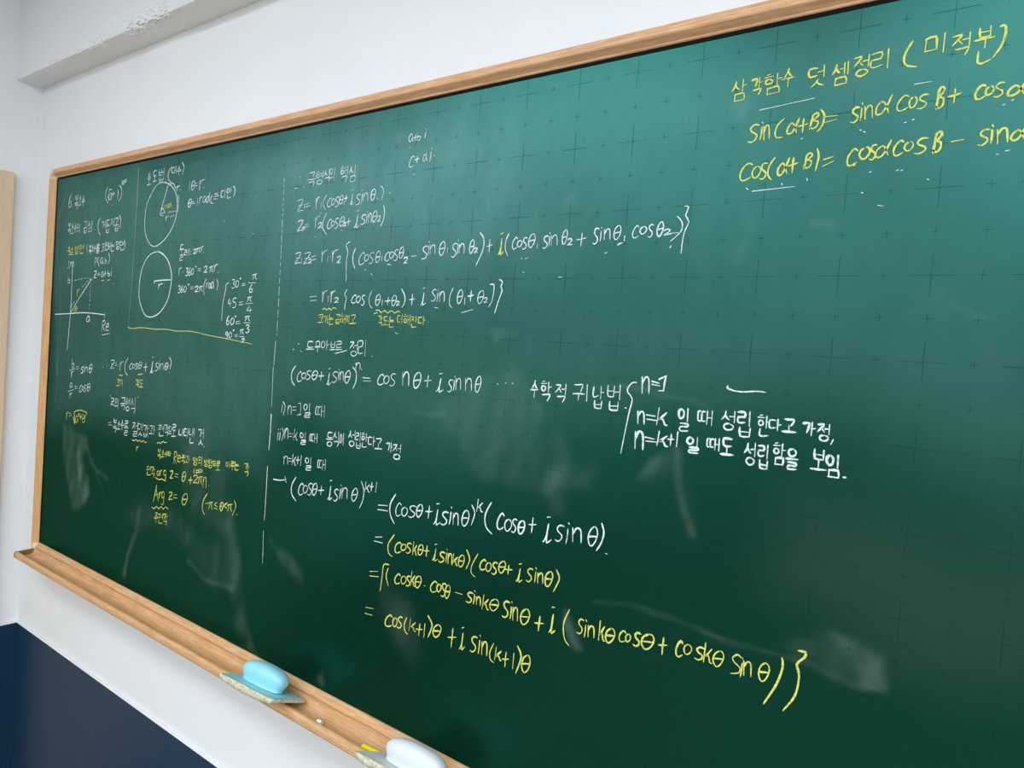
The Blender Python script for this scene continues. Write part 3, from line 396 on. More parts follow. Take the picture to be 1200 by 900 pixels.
('chalk_equation', 'white chalk power k plus one with an arrow before it', 'w', 3.04, '-10186,-4311 215,13 229,46|-9777,-4189 55,-120|-9394,-4141 -131,-191 19,-189 163,-120|-9135,-4269 -46,31 -73,-65 -32,-95 18,-76 53,-19 73,46|-9052,-4253 -61,-41 -21,-68 39,-63 64,22 45,80 -32,56 -44,8|-8832,-4196 -72,5 -54,-50 26,-51 71,-43 -7,-63 -59,-45 -53,15|-8746,-4165 -58,-55 -24,-98 20,-89 46,-7 53,67 26,102 -21,72 -41,8|-8823,-4310 66,22 64,14|-8543,-4191 -9,-93 -7,-93|-8652,-4294 99,15 97,22|-8259,-4140 -11,-144 -6,-136 22,5 54,49|-8330,-4426 38,54 30,151|-8289,-4038 55,17|-8011,-4181 -66,10 -52,-49 26,-52 65,-44 -3,-59 -61,-45 -50,18|-7956,-4152 0,-104 -19,-97|-7952,-4067 8,-14|-7907,-4121 11,-206|-7897,-4209 47,95 67,5 29,-50 7,-150|-7517,-4062 -60,-57 -35,-105 27,-89 49,-5 59,73 29,105 -30,72 -40,8|-7600,-4212 70,23 75,14|-7360,-3896 85,-161 -9,-196 -82,-171|-7231,-3891 -15,-195|-7126,-3928 -78,-76 -33,-22 62,15 31,-58 33,3|-7061,-3875 -4,-84 -2,-80|-7113,-3962 48,8 52,13|-6930,-3845 -13,-193'),
('chalk_equation', 'white chalk product of two brackets below the arrow line', 'w', 3.42, '-6843,-4270 243,33|-6851,-4357 269,22|-6399,-3987 -124,-207 19,-195 118,-146|-6235,-4159 -42,35 -63,-71 -27,-88 14,-79 49,-15 69,40|-6129,-4180 -62,-36 -20,-70 37,-62 68,22 45,78 -32,58 -47,5|-5854,-4120 -82,4 -70,-44 26,-46 97,-36 -12,-57 -77,-39 -69,13|-5749,-4058 -59,-51 -30,-96 26,-80 47,-4 51,63 26,91 -26,72 -34,9|-5827,-4189 64,13 68,13|-5525,-4044 -8,-114 -7,-112|-5613,-4159 80,9 81,19|-5320,-4073 -15,-140 -2,-132 23,3 71,54|-5399,-4348 35,45 43,146|-5354,-3977 61,14|-5069,-4083 -74,4 -55,-46 27,-48 75,-44 -11,-61 -64,-39 -54,13|-5010,-4059 -1,-108 -21,-111|-5009,-3973 11,-15|-4952,-4066 11,-201|-4943,-4154 39,91 47,0 21,-52 11,-143|-4661,-3962 -57,-55 -30,-114 23,-95 51,-11 55,72 27,111 -27,79 -38,12|-4742,-4117 73,21 67,5|-4549,-3851 78,-125 -60,-217|-4418,-3730 -15,-206|-4320,-3773 -71,-80 -30,-22 55,17 28,-63 34,-1|-4133,-3735 -109,-223 31,-197 138,-98|-3844,-3906 -42,40 -59,-77 -33,-97 14,-86 52,-18 66,49|-3747,-3939 -54,-45 -18,-80 38,-77 61,29 43,89 -34,72 -41,6|-3578,-3922 -47,8 -36,-41 19,-47 47,-41 -5,-59 -38,-35 -36,14|-3468,-3911 -55,-45 -20,-90 24,-74 36,-9 48,57 20,91 -20,65 -32,8|-3536,-4037 56,16 61,10|-3265,-3823 -4,-119 -6,-121|-3339,-3945 72,9 71,19|-2959,-3862 -18,-160 1,-135 23,0 65,57|-3040,-4163 37,54 39,153|-2994,-3762 58,16|-2670,-3843 -69,3 -52,-50 22,-55 68,-43 -5,-63 -55,-45 -55,14|-2597,-3870 -2,-122 -16,-111|-2592,-3778 12,-12|-2511,-3835 16,-207|-2496,-3920 48,90 61,4 29,-54 14,-152|-2137,-3740 -58,-63 -33,-122 30,-99 45,-11 54,76 29,122 -28,86 -41,12|-2217,-3910 69,18 72,11|-2012,-3669 47,-126 -32,-164 -71,-129|-1907,-4098 20,-4'),
('chalk_equation', 'yellow chalk product of brackets under the white one', 'y', 3.04, '-6366,-4744 -140,-211 32,-163 92,-36|-6165,-4877 -51,24 -74,-54 -31,-76 12,-64 55,-11 84,41|-6096,-4857 -49,-28 -23,-51 35,-45 58,17 39,59 -26,41 -41,5|-5906,-4817 -58,7 -44,-38 19,-44 61,-31 -6,-50 -54,-35 -43,15|-5851,-4764 -9,-240|-5769,-4816 -60,-86 -25,-31 51,24 23,-74 28,-3|-5661,-4773 -49,-45 -20,-76 17,-67 42,-6 44,53 21,77 -22,55 -32,8|-5724,-4882 55,11 57,8|-5516,-4768 -4,-95 -3,-97|-5583,-4868 64,10 61,13|-5299,-4768 -11,-114 -5,-99 21,-4 56,43|-5362,-4987 29,37 31,110|-5326,-4700 51,17|-5078,-4799 -64,5 -47,-38 25,-40 66,-30 -10,-45 -56,-37 -49,13|-5040,-4788 -1,-86 -8,-83|-5040,-4722 6,-13|-5004,-4793 9,-174|-4997,-4865 29,78 37,1 15,-45 8,-125|-4879,-4767 -15,-199|-4786,-4809 -69,-73 -26,-26 53,18 28,-59 26,-1|-4682,-4746 -55,-47 -22,-83 22,-71 42,-7 47,56 20,86 -19,61 -33,6|-4754,-4866 63,16 59,9|-4590,-4635 81,-147 -71,-182|-4341,-4652 -113,-221 -1,-129 85,-47|-4152,-4736 -39,23 -59,-49 -28,-65 11,-56 47,-12 64,35|-4088,-4737 -47,-36 -13,-63 31,-55 53,21 28,70 -24,54 -32,7|-3910,-4712 -52,6 -38,-41 20,-45 50,-34 -2,-52 -48,-34 -38,14|-3795,-4647 -58,-46 -26,-79 22,-68 47,-8 44,55 26,84 -20,56 -37,7|-3873,-4762 64,13 63,11|-3672,-4691 -6,-74 -3,-73|-3753,-4773 78,12 75,15|-3440,-4692 -11,-112 -4,-99 21,0 48,42|-3503,-4909 31,43 25,109|-3468,-4623 51,21|-3193,-4647 -53,7 -43,-46 19,-42 57,-40 -4,-53 -46,-40 -43,17|-3136,-4671 -1,-89 -7,-84|-3136,-4607 6,-8|-3095,-4676 12,-159|-3086,-4740 34,68 39,5 18,-43 8,-114|-2867,-4601 -54,-50 -26,-97 20,-84 44,-9 48,68 27,99 -22,67 -41,8|-2944,-4736 66,17 61,7|-2750,-4546 67,-125 -92,-222'),
('chalk_symbol', 'pale chalk equals sign before the yellow brackets', 'w', 3.04, '-6866,-4889 187,40|-6891,-4969 223,8'),
('chalk_equation', 'longest yellow chalk equation ending in a curly brace', 'y', 3.23, '-6959,-5574 221,53|-6950,-5659 238,41|-6446,-5327 -143,-33 -20,-216 -29,-293|-6463,-5399 -42,-152 73,-169|-6135,-5460 -43,26 -59,-53 -35,-72 14,-58 51,-10 68,33|-6040,-5438 -50,-37 -18,-60 33,-57 59,19 41,72 -30,52 -41,6|-5863,-5412 -55,0 -37,-36 19,-41 49,-32 -3,-51 -43,-30 -43,8|-5849,-5311 -14,-266|-5768,-5371 -60,-98 -26,-34 49,21 27,-75 27,-4|-5665,-5350 -60,-49 -26,-87 28,-74 43,-10 51,60 26,90 -22,66 -39,3|-5744,-5476 69,16 65,10|-5523,-5492 29,2|-5213,-5372 -49,24 -67,-55 -34,-75 17,-64 51,-8 75,36|-5159,-5369 -39,-33 -16,-57 26,-51 45,16 31,67 -22,47 -30,8|-5001,-5342 -49,10 -40,-44 18,-55 50,-40 -2,-59 -45,-44 -41,17|-4948,-5334 -48,-49 -21,-100 20,-81 34,-10 41,63 21,95 -19,70 -30,13|-5012,-5469 53,16 53,6|-4777,-5420 152,2|-4382,-5340 -65,2 -48,-35 22,-40 61,-29 -5,-46 -56,-32 -49,10|-4348,-5349 -2,-88 -12,-79|-4348,-5286 7,-10|-4305,-5374 10,-131|-4297,-5429 30,59 34,1 16,-33 7,-95|-4149,-5305 -17,-242|-4047,-5355 -71,-91 -37,-30 61,24 33,-71 37,-4|-3894,-5309 -79,-46 -37,-86 34,-64 56,-7 62,55 36,85 -31,54 -49,9|-3998,-5428 82,17 87,12|-3604,-5292 -63,7 -47,-53 23,-58 65,-53 -7,-68 -55,-41 -50,15|-3563,-5351 2,-106 -14,-98|-3560,-5267 6,-14|-3527,-5348 12,-209|-3518,-5437 29,92 40,3 18,-55 9,-153|-3261,-5302 -70,-59 -34,-104 31,-89 52,-9 62,68 33,108 -33,74 -42,11|-3354,-5452 78,16 77,15|-2989,-5350 -8,-120 -5,-117|-3081,-5479 87,17 83,19|-2744,-5253 -13,-157 0,-131 19,-1 47,52|-2803,-5552 29,53 23,158|-2773,-5145 46,12|-2457,-5096 -87,-245 37,-224 89,-81|-2192,-5193 -49,9 -35,-44 17,-51 48,-39 -3,-57 -41,-39 -40,13|-2150,-5251 -1,-97 -12,-92|-2150,-5175 8,-13|-2105,-5246 8,-166|-2101,-5315 36,72 39,2 23,-41 8,-119|-1906,-5119 -9,-292|-1829,-5184 -56,-108 -25,-29 48,23 23,-91 29,-5|-1712,-5175 -62,-50 -28,-91 27,-76 42,-7 55,64 29,87 -28,66 -40,6|-1794,-5306 67,19 68,12|-1476,-5175 -34,21 -46,-44 -21,-61 10,-53 37,-12 55,32|-1430,-5175 -32,-28 -10,-47 22,-45 33,15 26,56 -20,41 -22,4|-1239,-5122 -48,6 -37,-41 16,-41 52,-38 -5,-51 -44,-32 -38,14|-1100,-5083 -85,-55 -36,-91 38,-74 55,-9 67,62 33,96 -23,63 -53,5|-1210,-5219 88,19 90,13|-882,-5067 -7,-121 1,-121|-953,-5194 64,13 65,21|-597,-5071 -28,31 -41,-61 -21,-80 10,-70 37,-17 46,39|-517,-5057 -43,-31 -14,-58 28,-53 50,18 35,67 -24,47 -34,8|-288,-5048 -55,4 -44,-36 20,-40 59,-25 -5,-48 -48,-31 -44,11|-272,-4964 -10,-263|-183,-5023 -63,-101 -27,-25 54,22 23,-81 31,-3|-70,-5010 -56,-49 -29,-87 29,-73 45,-9 46,62 25,88 -22,60 -36,9|-143,-5137 64,18 66,11|218,-5011 -50,25 -60,-61 28,-54 80,-48 -12,-73 -102,-40|240,-5086 -1,-94 -10,-86|241,-5014 4,-10|260,-5048 14,-178|269,-5120 31,74 41,6 17,-45 8,-130|536,-4982 -52,-55 -23,-100 26,-82 41,-8 42,65 25,100 -22,66 -34,10|470,-5121 59,15 58,10|736,-4856 17,-113 -58,-241 -138,-301|927,-4702 82,4 -1,-62 -87,-118 39,-134 -29,-265 -128,-236'),
('chalk_equation', 'lowest yellow chalk equation, with k plus one in brackets', 'y', 3.23, '-7000,-6282 209,28|-7014,-6402 210,17|-6271,-6275 -56,28 -80,-70 -40,-83 15,-69 68,-7 94,45|-6189,-6261 -46,-40 -13,-68 31,-64 52,22 31,81 -22,60 -38,4|-6004,-6210 -57,3 -47,-45 20,-46 60,-34 -2,-52 -54,-43 -49,10|-5897,-6179 -55,-155 41,-110 65,-26|-5794,-6171 -28,-223|-5673,-6209 -93,-92 -34,-22 73,22 34,-64 42,1|-5559,-6195 -8,-111 -5,-111|-5647,-6318 83,16 78,25|-5437,-6163 -6,-244|-5379,-5997 116,-141 -80,-239|-5121,-6088 -75,-58 -37,-94 28,-74 62,-5 63,67 36,96 -30,60 -48,7|-5223,-6228 87,23 88,18|-4775,-6056 -6,-169 -7,-173|-4873,-6241 89,24 97,31|-4541,-6074 -8,-150 -2,-130 18,2 49,58|-4600,-6366 29,54 28,146|-4569,-5989 50,28|-4222,-6059 -66,3 -48,-57 26,-55 63,-42 -7,-69 -55,-49 -51,14|-4165,-6087 -2,-117 -13,-111|-4166,-5999 9,-16|-4115,-6095 12,-216|-4105,-6182 34,94 46,7 22,-51 8,-164|-3867,-6053 -68,-163 24,-119 73,-28|-3806,-6093 -17,-216|-3699,-6132 -79,-84 -30,-27 61,23 32,-61 32,-1|-3598,-6115 -6,-124 2,-122|-3665,-6248 62,13 66,27|-3442,-6087 -4,-250|-3380,-5946 86,-146 -82,-297|-3178,-6034 -68,-65 -29,-122 33,-90 48,-8 58,77 24,116 -24,85 -41,10|-3262,-6204 68,28 80,14'),
('chalk_heading', 'white chalk Korean heading with a tall brace at centre right', 'w', 3.23, '-3419,-1630 -17,-63 -33,-64|-3425,-1678 23,-51 30,-24|-3500,-1784 80,4 69,11|-3421,-1783 -1,-120|-3272,-1632 40,8|-3297,-1667 98,9|-3248,-1700 -36,-18 5,-46 36,-15 27,18 4,41 -34,17|-3158,-1637 5,-163|-3156,-1722 56,14|-3265,-1844 68,9 76,6 -13,-51 -28,-53|-3013,-1667 91,1 -31,-42 -63,-75|-2958,-1716 47,-60|-2831,-1645 -2,-163|-2904,-1728 73,11|-2981,-1847 75,6 70,8 -14,-47 -26,-47|-2675,-1637 84,5 62,10 -12,-62 -20,-58|-2693,-1779 107,12 100,0|-2587,-1772 -5,-92|-2448,-1621 9,-251|-2330,-1644 -4,-131 41,-17 50,27|-2203,-1629 4,-188|-2203,-1722 51,12|-2298,-1848 10,-105 109,-2|-2177,-1851 -4,-103|-2289,-1907 113,10|-2088,-1600 11,-157 94,-2|-1979,-1603 -4,-153|-2081,-1683 96,6|-1885,-1582 5,-213|-1959,-1690 72,10|-2039,-1840 8,-113 130,-4|-1896,-1836 -4,-121|-2034,-1903 138,11|-1771,-1905 11,-3|-1625,-1522 -63,-5 -70,-86 11,-68 75,-85 -39,-234 -78,-576'),
('chalk_note', 'white chalk n equals one beside the tall brace', 'w', 3.8, '-1539,-1432 16,-231|-1527,-1530 35,94 45,0 21,-64 11,-163|-1380,-1483 111,-20|-1376,-1526 119,-13|-1274,-1447 108,57|-1171,-1396 -15,-115 -4,-91|-1190,-1602 -79,-9'),
('chalk_stroke', 'white curved chalk stroke right of the n equals one', 'w', 2.85, '-263,-1457 -11,-28 92,-30 135,-4 157,21 130,-1|-273,-1496 18,15'),
('chalk_note', 'white chalk Korean line for n equals k ending in a comma', 'w', 3.61, '-1566,-1934 15,-173|-1557,-2007 36,70 38,1 19,-45 12,-126|-1425,-1970 135,-6|-1410,-2032 156,-3|-1236,-1851 -18,-241|-1117,-1911 -86,-85 -38,-20 73,12 37,-74 36,-8|-895,-1831 -35,-30 1,-63 29,-41 42,27 2,67 -30,36|-802,-1820 5,-177|-896,-2031 110,-1 -7,-39 -100,-8 -5,-55 60,0 60,6|-611,-1834 -38,-10 5,-119 45,-1|-550,-1838 -41,-4 1,-120 45,-1|-517,-1822 1,-181|-512,-1913 57,1|-450,-1817 3,-195|-262,-1801 -9,-57 -40,-53|-269,-1847 23,-37 34,-23|-140,-1795 3,-142|-202,-1864 60,3|-212,-1959 -52,-15 -9,-43 48,-30 66,19 12,41 -45,21|-96,-1792 89,5 4,-62 -84,-8 -1,-64 40,-9 52,8|61,-1776 5,-187|-58,-1990 14,-113 121,1|83,-1992 -7,-109|-50,-2046 125,2|200,-1803 28,5|174,-1832 77,3|214,-1867 -23,-12 0,-44 28,-11 25,18 -6,34 -18,17|285,-1813 2,-144|286,-1888 41,8|210,-1979 -2,-81 43,-10 63,13|397,-1850 -71,-3 1,-88 32,-12 41,10|429,-1836 3,-143|429,-1908 44,9|518,-1819 53,-1 54,4 -4,-41 -25,-41|571,-1899 3,-71|492,-1978 84,3 81,2|742,-1846 34,5 39,3 -5,-60 -16,-59|850,-1826 -1,-160|848,-1907 41,10|925,-1841 64,4 -25,-38 -41,-54|961,-1879 38,-47|1055,-1833 2,-119|1006,-1888 50,2|1002,-1968 -46,-14 0,-37 38,-20 45,14 13,37 -41,19|1112,-2008 -23,-57'),
('chalk_note', 'white chalk Korean line for n equals k plus one, lower right', 'w', 3.8, '-1579,-2231 14,-246|-1567,-2329 38,101 50,-1 28,-69 11,-178|-1419,-2292 142,-11|-1398,-2347 162,6|-1204,-2185 -21,-198|-1081,-2238 -90,-68 -38,-19 71,11 37,-60 43,-8|-1017,-2202 0,-77 -3,-77|-1064,-2277 46,3 45,6|-924,-2162 -3,-200|-731,-2209 -36,-20 -10,-45 40,-31 40,21 6,46 -32,25|-630,-2203 3,-123|-737,-2347 123,2 -5,-33 -114,-6 -5,-34 63,-1 67,4|-457,-2194 -29,-7 1,-99 31,-4|-403,-2198 -38,-4 3,-98 37,-1|-377,-2189 4,-145|-377,-2261 61,1|-321,-2180 4,-162|-152,-2163 -105,-1 2,-87 50,-16 55,9|-207,-2273 0,-99|-290,-2378 88,2 84,5|73,-2192 -9,-65 -30,-58|70,-2239 15,-47 29,-26|166,-2179 4,-170|117,-2265 53,12|118,-2370 -48,-23 -1,-43 38,-32 48,17 13,49 -43,25|213,-2200 69,-1 -2,-56 -62,-3 1,-64 35,-10 35,16|330,-2182 1,-179|241,-2387 13,-99 87,-2|340,-2393 -2,-93|249,-2441 92,-3|425,-2140 30,8|406,-2169 75,5|441,-2205 -26,-16 3,-40 28,-12 27,20 -6,33 -23,18|514,-2144 -1,-152|514,-2222 39,3|440,-2327 0,-85|444,-2330 87,9 3,-84|440,-2407 96,1|639,-2189 -40,-18 0,-47 32,-29 44,18 12,46 -38,32|568,-2317 74,3 74,3|600,-2359 94,-3 -6,-37 -84,-2 -1,-43 44,-1 53,6|907,-2154 11,-113 93,-5|1015,-2158 1,-115|909,-2213 103,-5|967,-2285 -3,-108|877,-2399 88,0 93,6|1095,-2204 -34,-25 -1,-60 32,-37 34,21 7,63 -31,37|1185,-2193 5,-157|1096,-2381 1,-83|1094,-2387 104,7 10,-84|1091,-2466 116,-1|1275,-2449 11,0'),
('chalk_heading', 'white chalk heading beginning with a six at top left', 'w', 3.44, '-21265,2702 -99,-138 -49,-161 61,-99 106,45 1,120 -86,15 -58,-82|-21211,2341 24,-1|-20921,2652 7,-120 118,6|-20782,2653 -12,-111|-20914,2588 122,10|-20853,2529 -3,-113|-20970,2396 113,13 113,16|-20936,2352 87,-1 75,19 -12,-79 -33,-77|-20607,2624 -26,-76 -47,-77|-20617,2560 30,-50 34,-28|-20619,2466 -2,-125|-20712,2316 94,12 94,13|-20381,2593 -23,-77 -58,-78|-20391,2529 37,-53 45,-21|-20510,2406 121,14 117,12|-20383,2419 -11,-148'),
('chalk_expression', 'white chalk root three plus i to a power', 'w', 3.44, '-18841,2717 -106,-150 39,-197 172,-110|-18804,2484 87,-152 -13,291 158,2|-18646,2519 47,15 29,-35 -47,-49 46,-28 -6,-49 -41,-27 -39,21|-18460,2565 -8,-72 -12,-70|-18560,2494 94,3 85,10|-18176,2594 -3,-132 -27,-122|-18167,2696 11,-18|-18098,2715 116,-128 6,-190 -138,-120|-17989,2847 -5,-128|-17892,2816 -38,-20 -13,-40 23,-38 41,8 27,46 -18,37 -27,5|-17756,2847 -39,-17 -11,-30 21,-32 41,9 28,34 -18,30 -28,3|-18533,2191 33,-12'),
('chalk_heading', 'white chalk Korean line with a bracket under the six heading', 'w', 3.44, '-21326,1836 8,-100 109,1|-21201,1839 -7,-95|-21326,1785 125,4|-21266,1725 -3,-92|-21372,1624 110,7 101,2|-21341,1574 78,10 77,7 -15,-65 -34,-63|-21040,1800 -21,-76 -48,-75|-21043,1741 20,-54 37,-23|-21049,1642 -2,-132|-21141,1492 94,14 90,9|-20851,1790 -14,-69 -47,-70|-20853,1733 21,-42 36,-27|-20948,1630 88,7 92,7|-20855,1631 0,-127|-20674,1762 -50,-31 -2,-61 40,-42 55,31 12,62 -41,39|-20750,1543 81,12 77,6|-20551,1767 -4,-281|-20246,1810 91,-1 75,7 -9,-43 -38,-50|-20164,1717 0,-82|-20282,1617 117,10 122,7|-20244,1591 17,-113 140,8|-20074,1592 -14,-112|-20231,1531 148,4|-19924,1798 -14,-69 -65,-65|-19930,1740 28,-45 49,-25|-19764,1800 4,-156|-19831,1722 70,1|-19692,1813 -4,-178|-19934,1595 2,-91|-19929,1596 188,14 19,-101|-19943,1499 219,13|-19547,1537 34,-6|-19199,1863 -122,-129 26,-223 142,-142|-19092,1730 58,8 65,7 -19,-80 -15,-84|-18877,1764 1,-216|-18959,1654 86,16|-18621,1773 -157,-11 -13,-108 87,-9 83,12|-18842,1600 135,2 132,11|-18797,1543 15,-113 148,-2|-18618,1541 -11,-108|-18791,1478 161,11|-18530,1776 89,14 -30,-69 -65,-107|-18484,1713 52,-84|-18364,1796 -3,-203|-18423,1696 53,4|-18313,1809 -7,-223|-18248,1793 84,9 86,3 -15,-48 -39,-54|-18173,1697 4,-88|-18297,1601 128,5 126,5|-18244,1567 10,-120 151,3|-18084,1567 0,-117|-18240,1508 157,2|-18018,1879 96,-172 -53,-199'),
('chalk_note', 'yellow chalk Korean word above the axes drawing', 'y', 3.44, '-21429,982 25,-3|-21270,1106 11,-61 93,5|-21158,1105 -5,-54|-21265,1072 104,6|-21215,1043 -7,-56|-21309,975 94,10 94,4|-21277,950 66,4 64,8 -13,-40 -26,-36|-20999,1075 -22,-41 -48,-37|-21006,1044 23,-26 34,-12|-21006,994 -5,-64|-21102,920 97,3 86,9|-20808,1075 133,12|-20772,1076 1,-87|-20715,1085 5,-91|-20811,987 136,6|-20564,1103 -9,-138|-20652,1056 80,9|-20642,1009 76,13|-20671,938 -75,-18 -9,-42 71,-20 85,20 21,38 -68,24|-20468,1106 -8,-101|-20472,1097 127,19 9,-102|-20474,1005 142,10|-20199,1132 -2,-145|-20288,1079 89,11|-20286,1031 87,15|-20428,956 -1,-82 84,-1 148,19|-19951,1139 -42,-124 72,-129|-18924,54 76,-5 84,14|-18551,67 74,-6 71,29'),
('chalk_note', 'white chalk bracketed Korean note beside the yellow word', 'w', 3.44, '-21248,859 183,3 165,-15|-19806,1103 4,-67 90,-2|-19708,1110 -4,-76|-19805,1070 91,3|-19759,1027 -2,-66|-19843,952 80,6 89,0|-19821,918 60,5 64,6 -11,-49 -27,-49|-19604,1090 -11,-41 -38,-42|-19606,1058 19,-32 25,-15|-19609,1001 -4,-74|-19680,920 72,2 68,8|-19462,1083 -14,-44 -36,-42|-19466,1047 18,-27 28,-21|-19539,980 73,3 65,6|-19469,984 2,-87|-19331,1094 136,7 -5,-33 -125,-15 -7,-39 74,-4 71,9|-19383,978 118,7 110,5|-19340,934 150,5 -9,-31 -128,-12 -13,-39 73,0 89,4|-18994,1103 156,15|-18945,1104 0,-85|-18881,1109 3,-90|-18989,1011 150,9|-18952,1001 -3,-92|-18882,1005 1,-96|-19037,897 235,16|-18773,1145 34,7|-18803,1117 106,8|-18750,1095 -40,-17 -2,-30 36,-10 38,15 5,26 -39,15|-18614,1146 -6,-124|-18676,1098 60,8|-18680,1065 68,6|-18768,998 1,-66 52,-8 98,16|-18587,1139 27,14|-18610,1096 74,11|-18574,1052 -24,-24 -1,-55 24,-16 29,27 -2,46 -19,22|-18500,1135 -4,-208|-18502,1032 40,10|-18405,1137 -7,-85 55,-8 93,15|-18458,1008 115,6 116,3|-18417,969 -2,-85 60,-7 109,17|-18154,1132 131,9|-18116,1134 -3,-83|-18061,1136 2,-79|-18148,1050 120,4|-17923,1158 -5,-132|-17996,1109 74,9|-17994,1073 68,4|-18016,1003 -73,-18 -16,-34 68,-22 82,18 22,39 -65,15|-17879,1125 -3,-95|-17879,1120 100,12 13,-96|-17873,1027 108,8|-17663,1143 -1,-141|-17739,1092 73,9|-17742,1052 78,7|-17836,979 -7,-78 63,-5 114,16|-17649,1163 65,-132 -69,-144'),
('chalk_diagram', 'white chalk axes drawing with a slanting arrow', 'w', 3.44, '-21219,652 64,2|-21187,652 -1,-203|-21242,447 98,14|-21078,625 11,-153|-21067,573 66,53 43,-31 3,-112|-20961,577 66,58 55,-37 14,-119|-19409,722 -9,-253|-19408,699 90,24 46,-62 -46,-63 -91,-17|-19178,742 -52,-122 111,-151|-18916,686 -73,26 -59,-69 9,-89 74,-5 53,113 -7,-77 34,-43|-18854,563 -17,-37|-18766,730 -5,-185|-18765,601 49,43 56,-38 -32,-67 -71,6|-18570,828 83,-128 -48,-180|-19419,317 80,20 68,-11 -70,-95 -79,-106 84,24 78,-11|-19389,228 108,16|-19215,261 157,11|-19199,211 163,16|-18828,287 -64,18 -58,-59 12,-75 64,-3 57,96 -6,-65 26,-38|-18706,330 -10,-81 -6,-80|-18792,245 73,9 83,11|-18545,323 -5,-140|-18542,227 56,32 64,-24 -33,-52 -89,2|-18324,338 -5,-91 -17,-79|-18321,404 11,-14|-21172,189 -7,-193|-21172,59 61,40 70,-37 -40,-68 -89,0|-20909,565 23,-1050 1,-416 -105,-1165|-20700,72 118,12|-20476,88 81,10|-20291,108 115,11|-20049,126 74,5|-19861,135 85,4|-19589,-10 6,-50|-19623,-110 18,-50|-19630,-235 15,-38|-19634,-348 37,-75|-19600,78 -740,-545 -543,-447|-19689,116 146,-43|-19684,78 127,20|-18141,-39 21,-5|-22012,-986 1071,45 711,41 801,4 849,-30|-18614,-858 8,-166|-19606,-348 7,-62|-19618,-486 24,-62|-19617,-636 6,-50|-19645,-737 4,-38|-20653,-573 -223,-146|-19560,-1008 -109,17 -92,-73 16,-80 106,0 88,114 -8,-76 45,-38|-18715,-1091 -9,-304|-18712,-1118 109,37 51,-68 -63,-75 -98,-25 168,-137|-18465,-1273 138,30 -23,71 -82,-7 -53,-97 37,-88 138,9|-18700,-1504 471,60'),
('chalk_letters', 'yellow chalk r and theta on the axes drawing', 'y', 3.1, '-19795,54 -379,-196|-20500,-214 13,-91 -11,-102|-20493,-297 54,79 110,22|-20684,-819 53,-90|-20502,-711 -60,-35 -34,-57 24,-49 52,-3 56,38 34,60 -30,39 -39,5|-20589,-794 71,10 80,7'),
('chalk_heading', 'white chalk Korean title over the upper circle', 'w', 3.1, '-16462,2889 49,6|-16507,2851 140,9|-16440,2814 -46,-24 2,-49 46,-14 52,25 -3,37 -45,27|-16441,2722 -2,-122|-16541,2583 102,7 101,7|-16079,2923 -115,-1 -5,-120 63,-13 60,12|-16142,2783 -2,-125|-16241,2647 102,9 95,3|-15938,2926 17,-140 114,2|-15805,2925 0,-133|-15932,2854 123,0|-15671,2945 -9,-192|-15782,2845 104,14|-15888,2724 16,-115 169,10|-15688,2720 -14,-106|-15881,2662 188,8|-15557,2640 18,-7|-15304,2952 -138,-147 18,-162 123,-83|-15169,2916 -99,-3 -2,-115 50,-14 53,8|-15130,2929 -11,-167|-15137,2846 66,3|-15063,2937 -1,-183|-14915,2935 -24,-55 -58,-58|-14925,2888 38,-41 44,-16|-15032,2799 113,6 110,5|-14920,2805 0,-107|-14778,3005 97,-129 -74,-178'),
('chalk_diagram', 'upper white chalk circle with a slanted radius', 'w', 3.44, '-15638,2583 328,-95 278,-211 110,-238 9,-230 -68,-255 -224,-279 -322,-220 -401,-119 -312,86 -247,281 -69,337 50,390 186,258 247,220 230,75 235,-2|-15315,2538 175,-44 97,-115|-14883,2194 21,-188 -3,-229|-14978,2423 6,-61 -4,-63|-14974,2371 45,42 81,12|-14826,2333 23,-5|-15414,2497 -175,-352 -166,-357|-15755,1788 263,-1|-15348,1793 453,0|-15752,1758 183,-60|-15219,1660 194,40|-15440,1686 6,-53 -1,-59|-15434,1640 47,42 82,9|-15730,1831 96,88 113,-130'),
('chalk_letters', 'tiny yellow chalk word inside the upper circle', 'y', 2.58, '-15559,1997 -12,-104|-15492,1984 1,-46 -1,-51|-15492,1944 24,36 47,9|-15342,1984 -33,14 -27,-40 4,-47 33,-5 27,64 -2,-45 16,-23|-15228,1989 -46,16 -37,-43 24,-45 49,21 31,126 -6,-104 16,-43'),
('chalk_equation', 'white chalk one theta equals r beside the upper circle', 'w', 3.44, '-14354,2479 -18,-227|-14181,2490 -63,-41 -35,-91 28,-78 49,-11 56,57 26,88 -24,65 -37,11|-14269,2367 76,11 70,8|-14094,2413 88,12|-14077,2356 93,12|-13891,2475 8,-110 -12,-127|-13885,2373 71,88 143,19|-13711,2293 21,-5'),
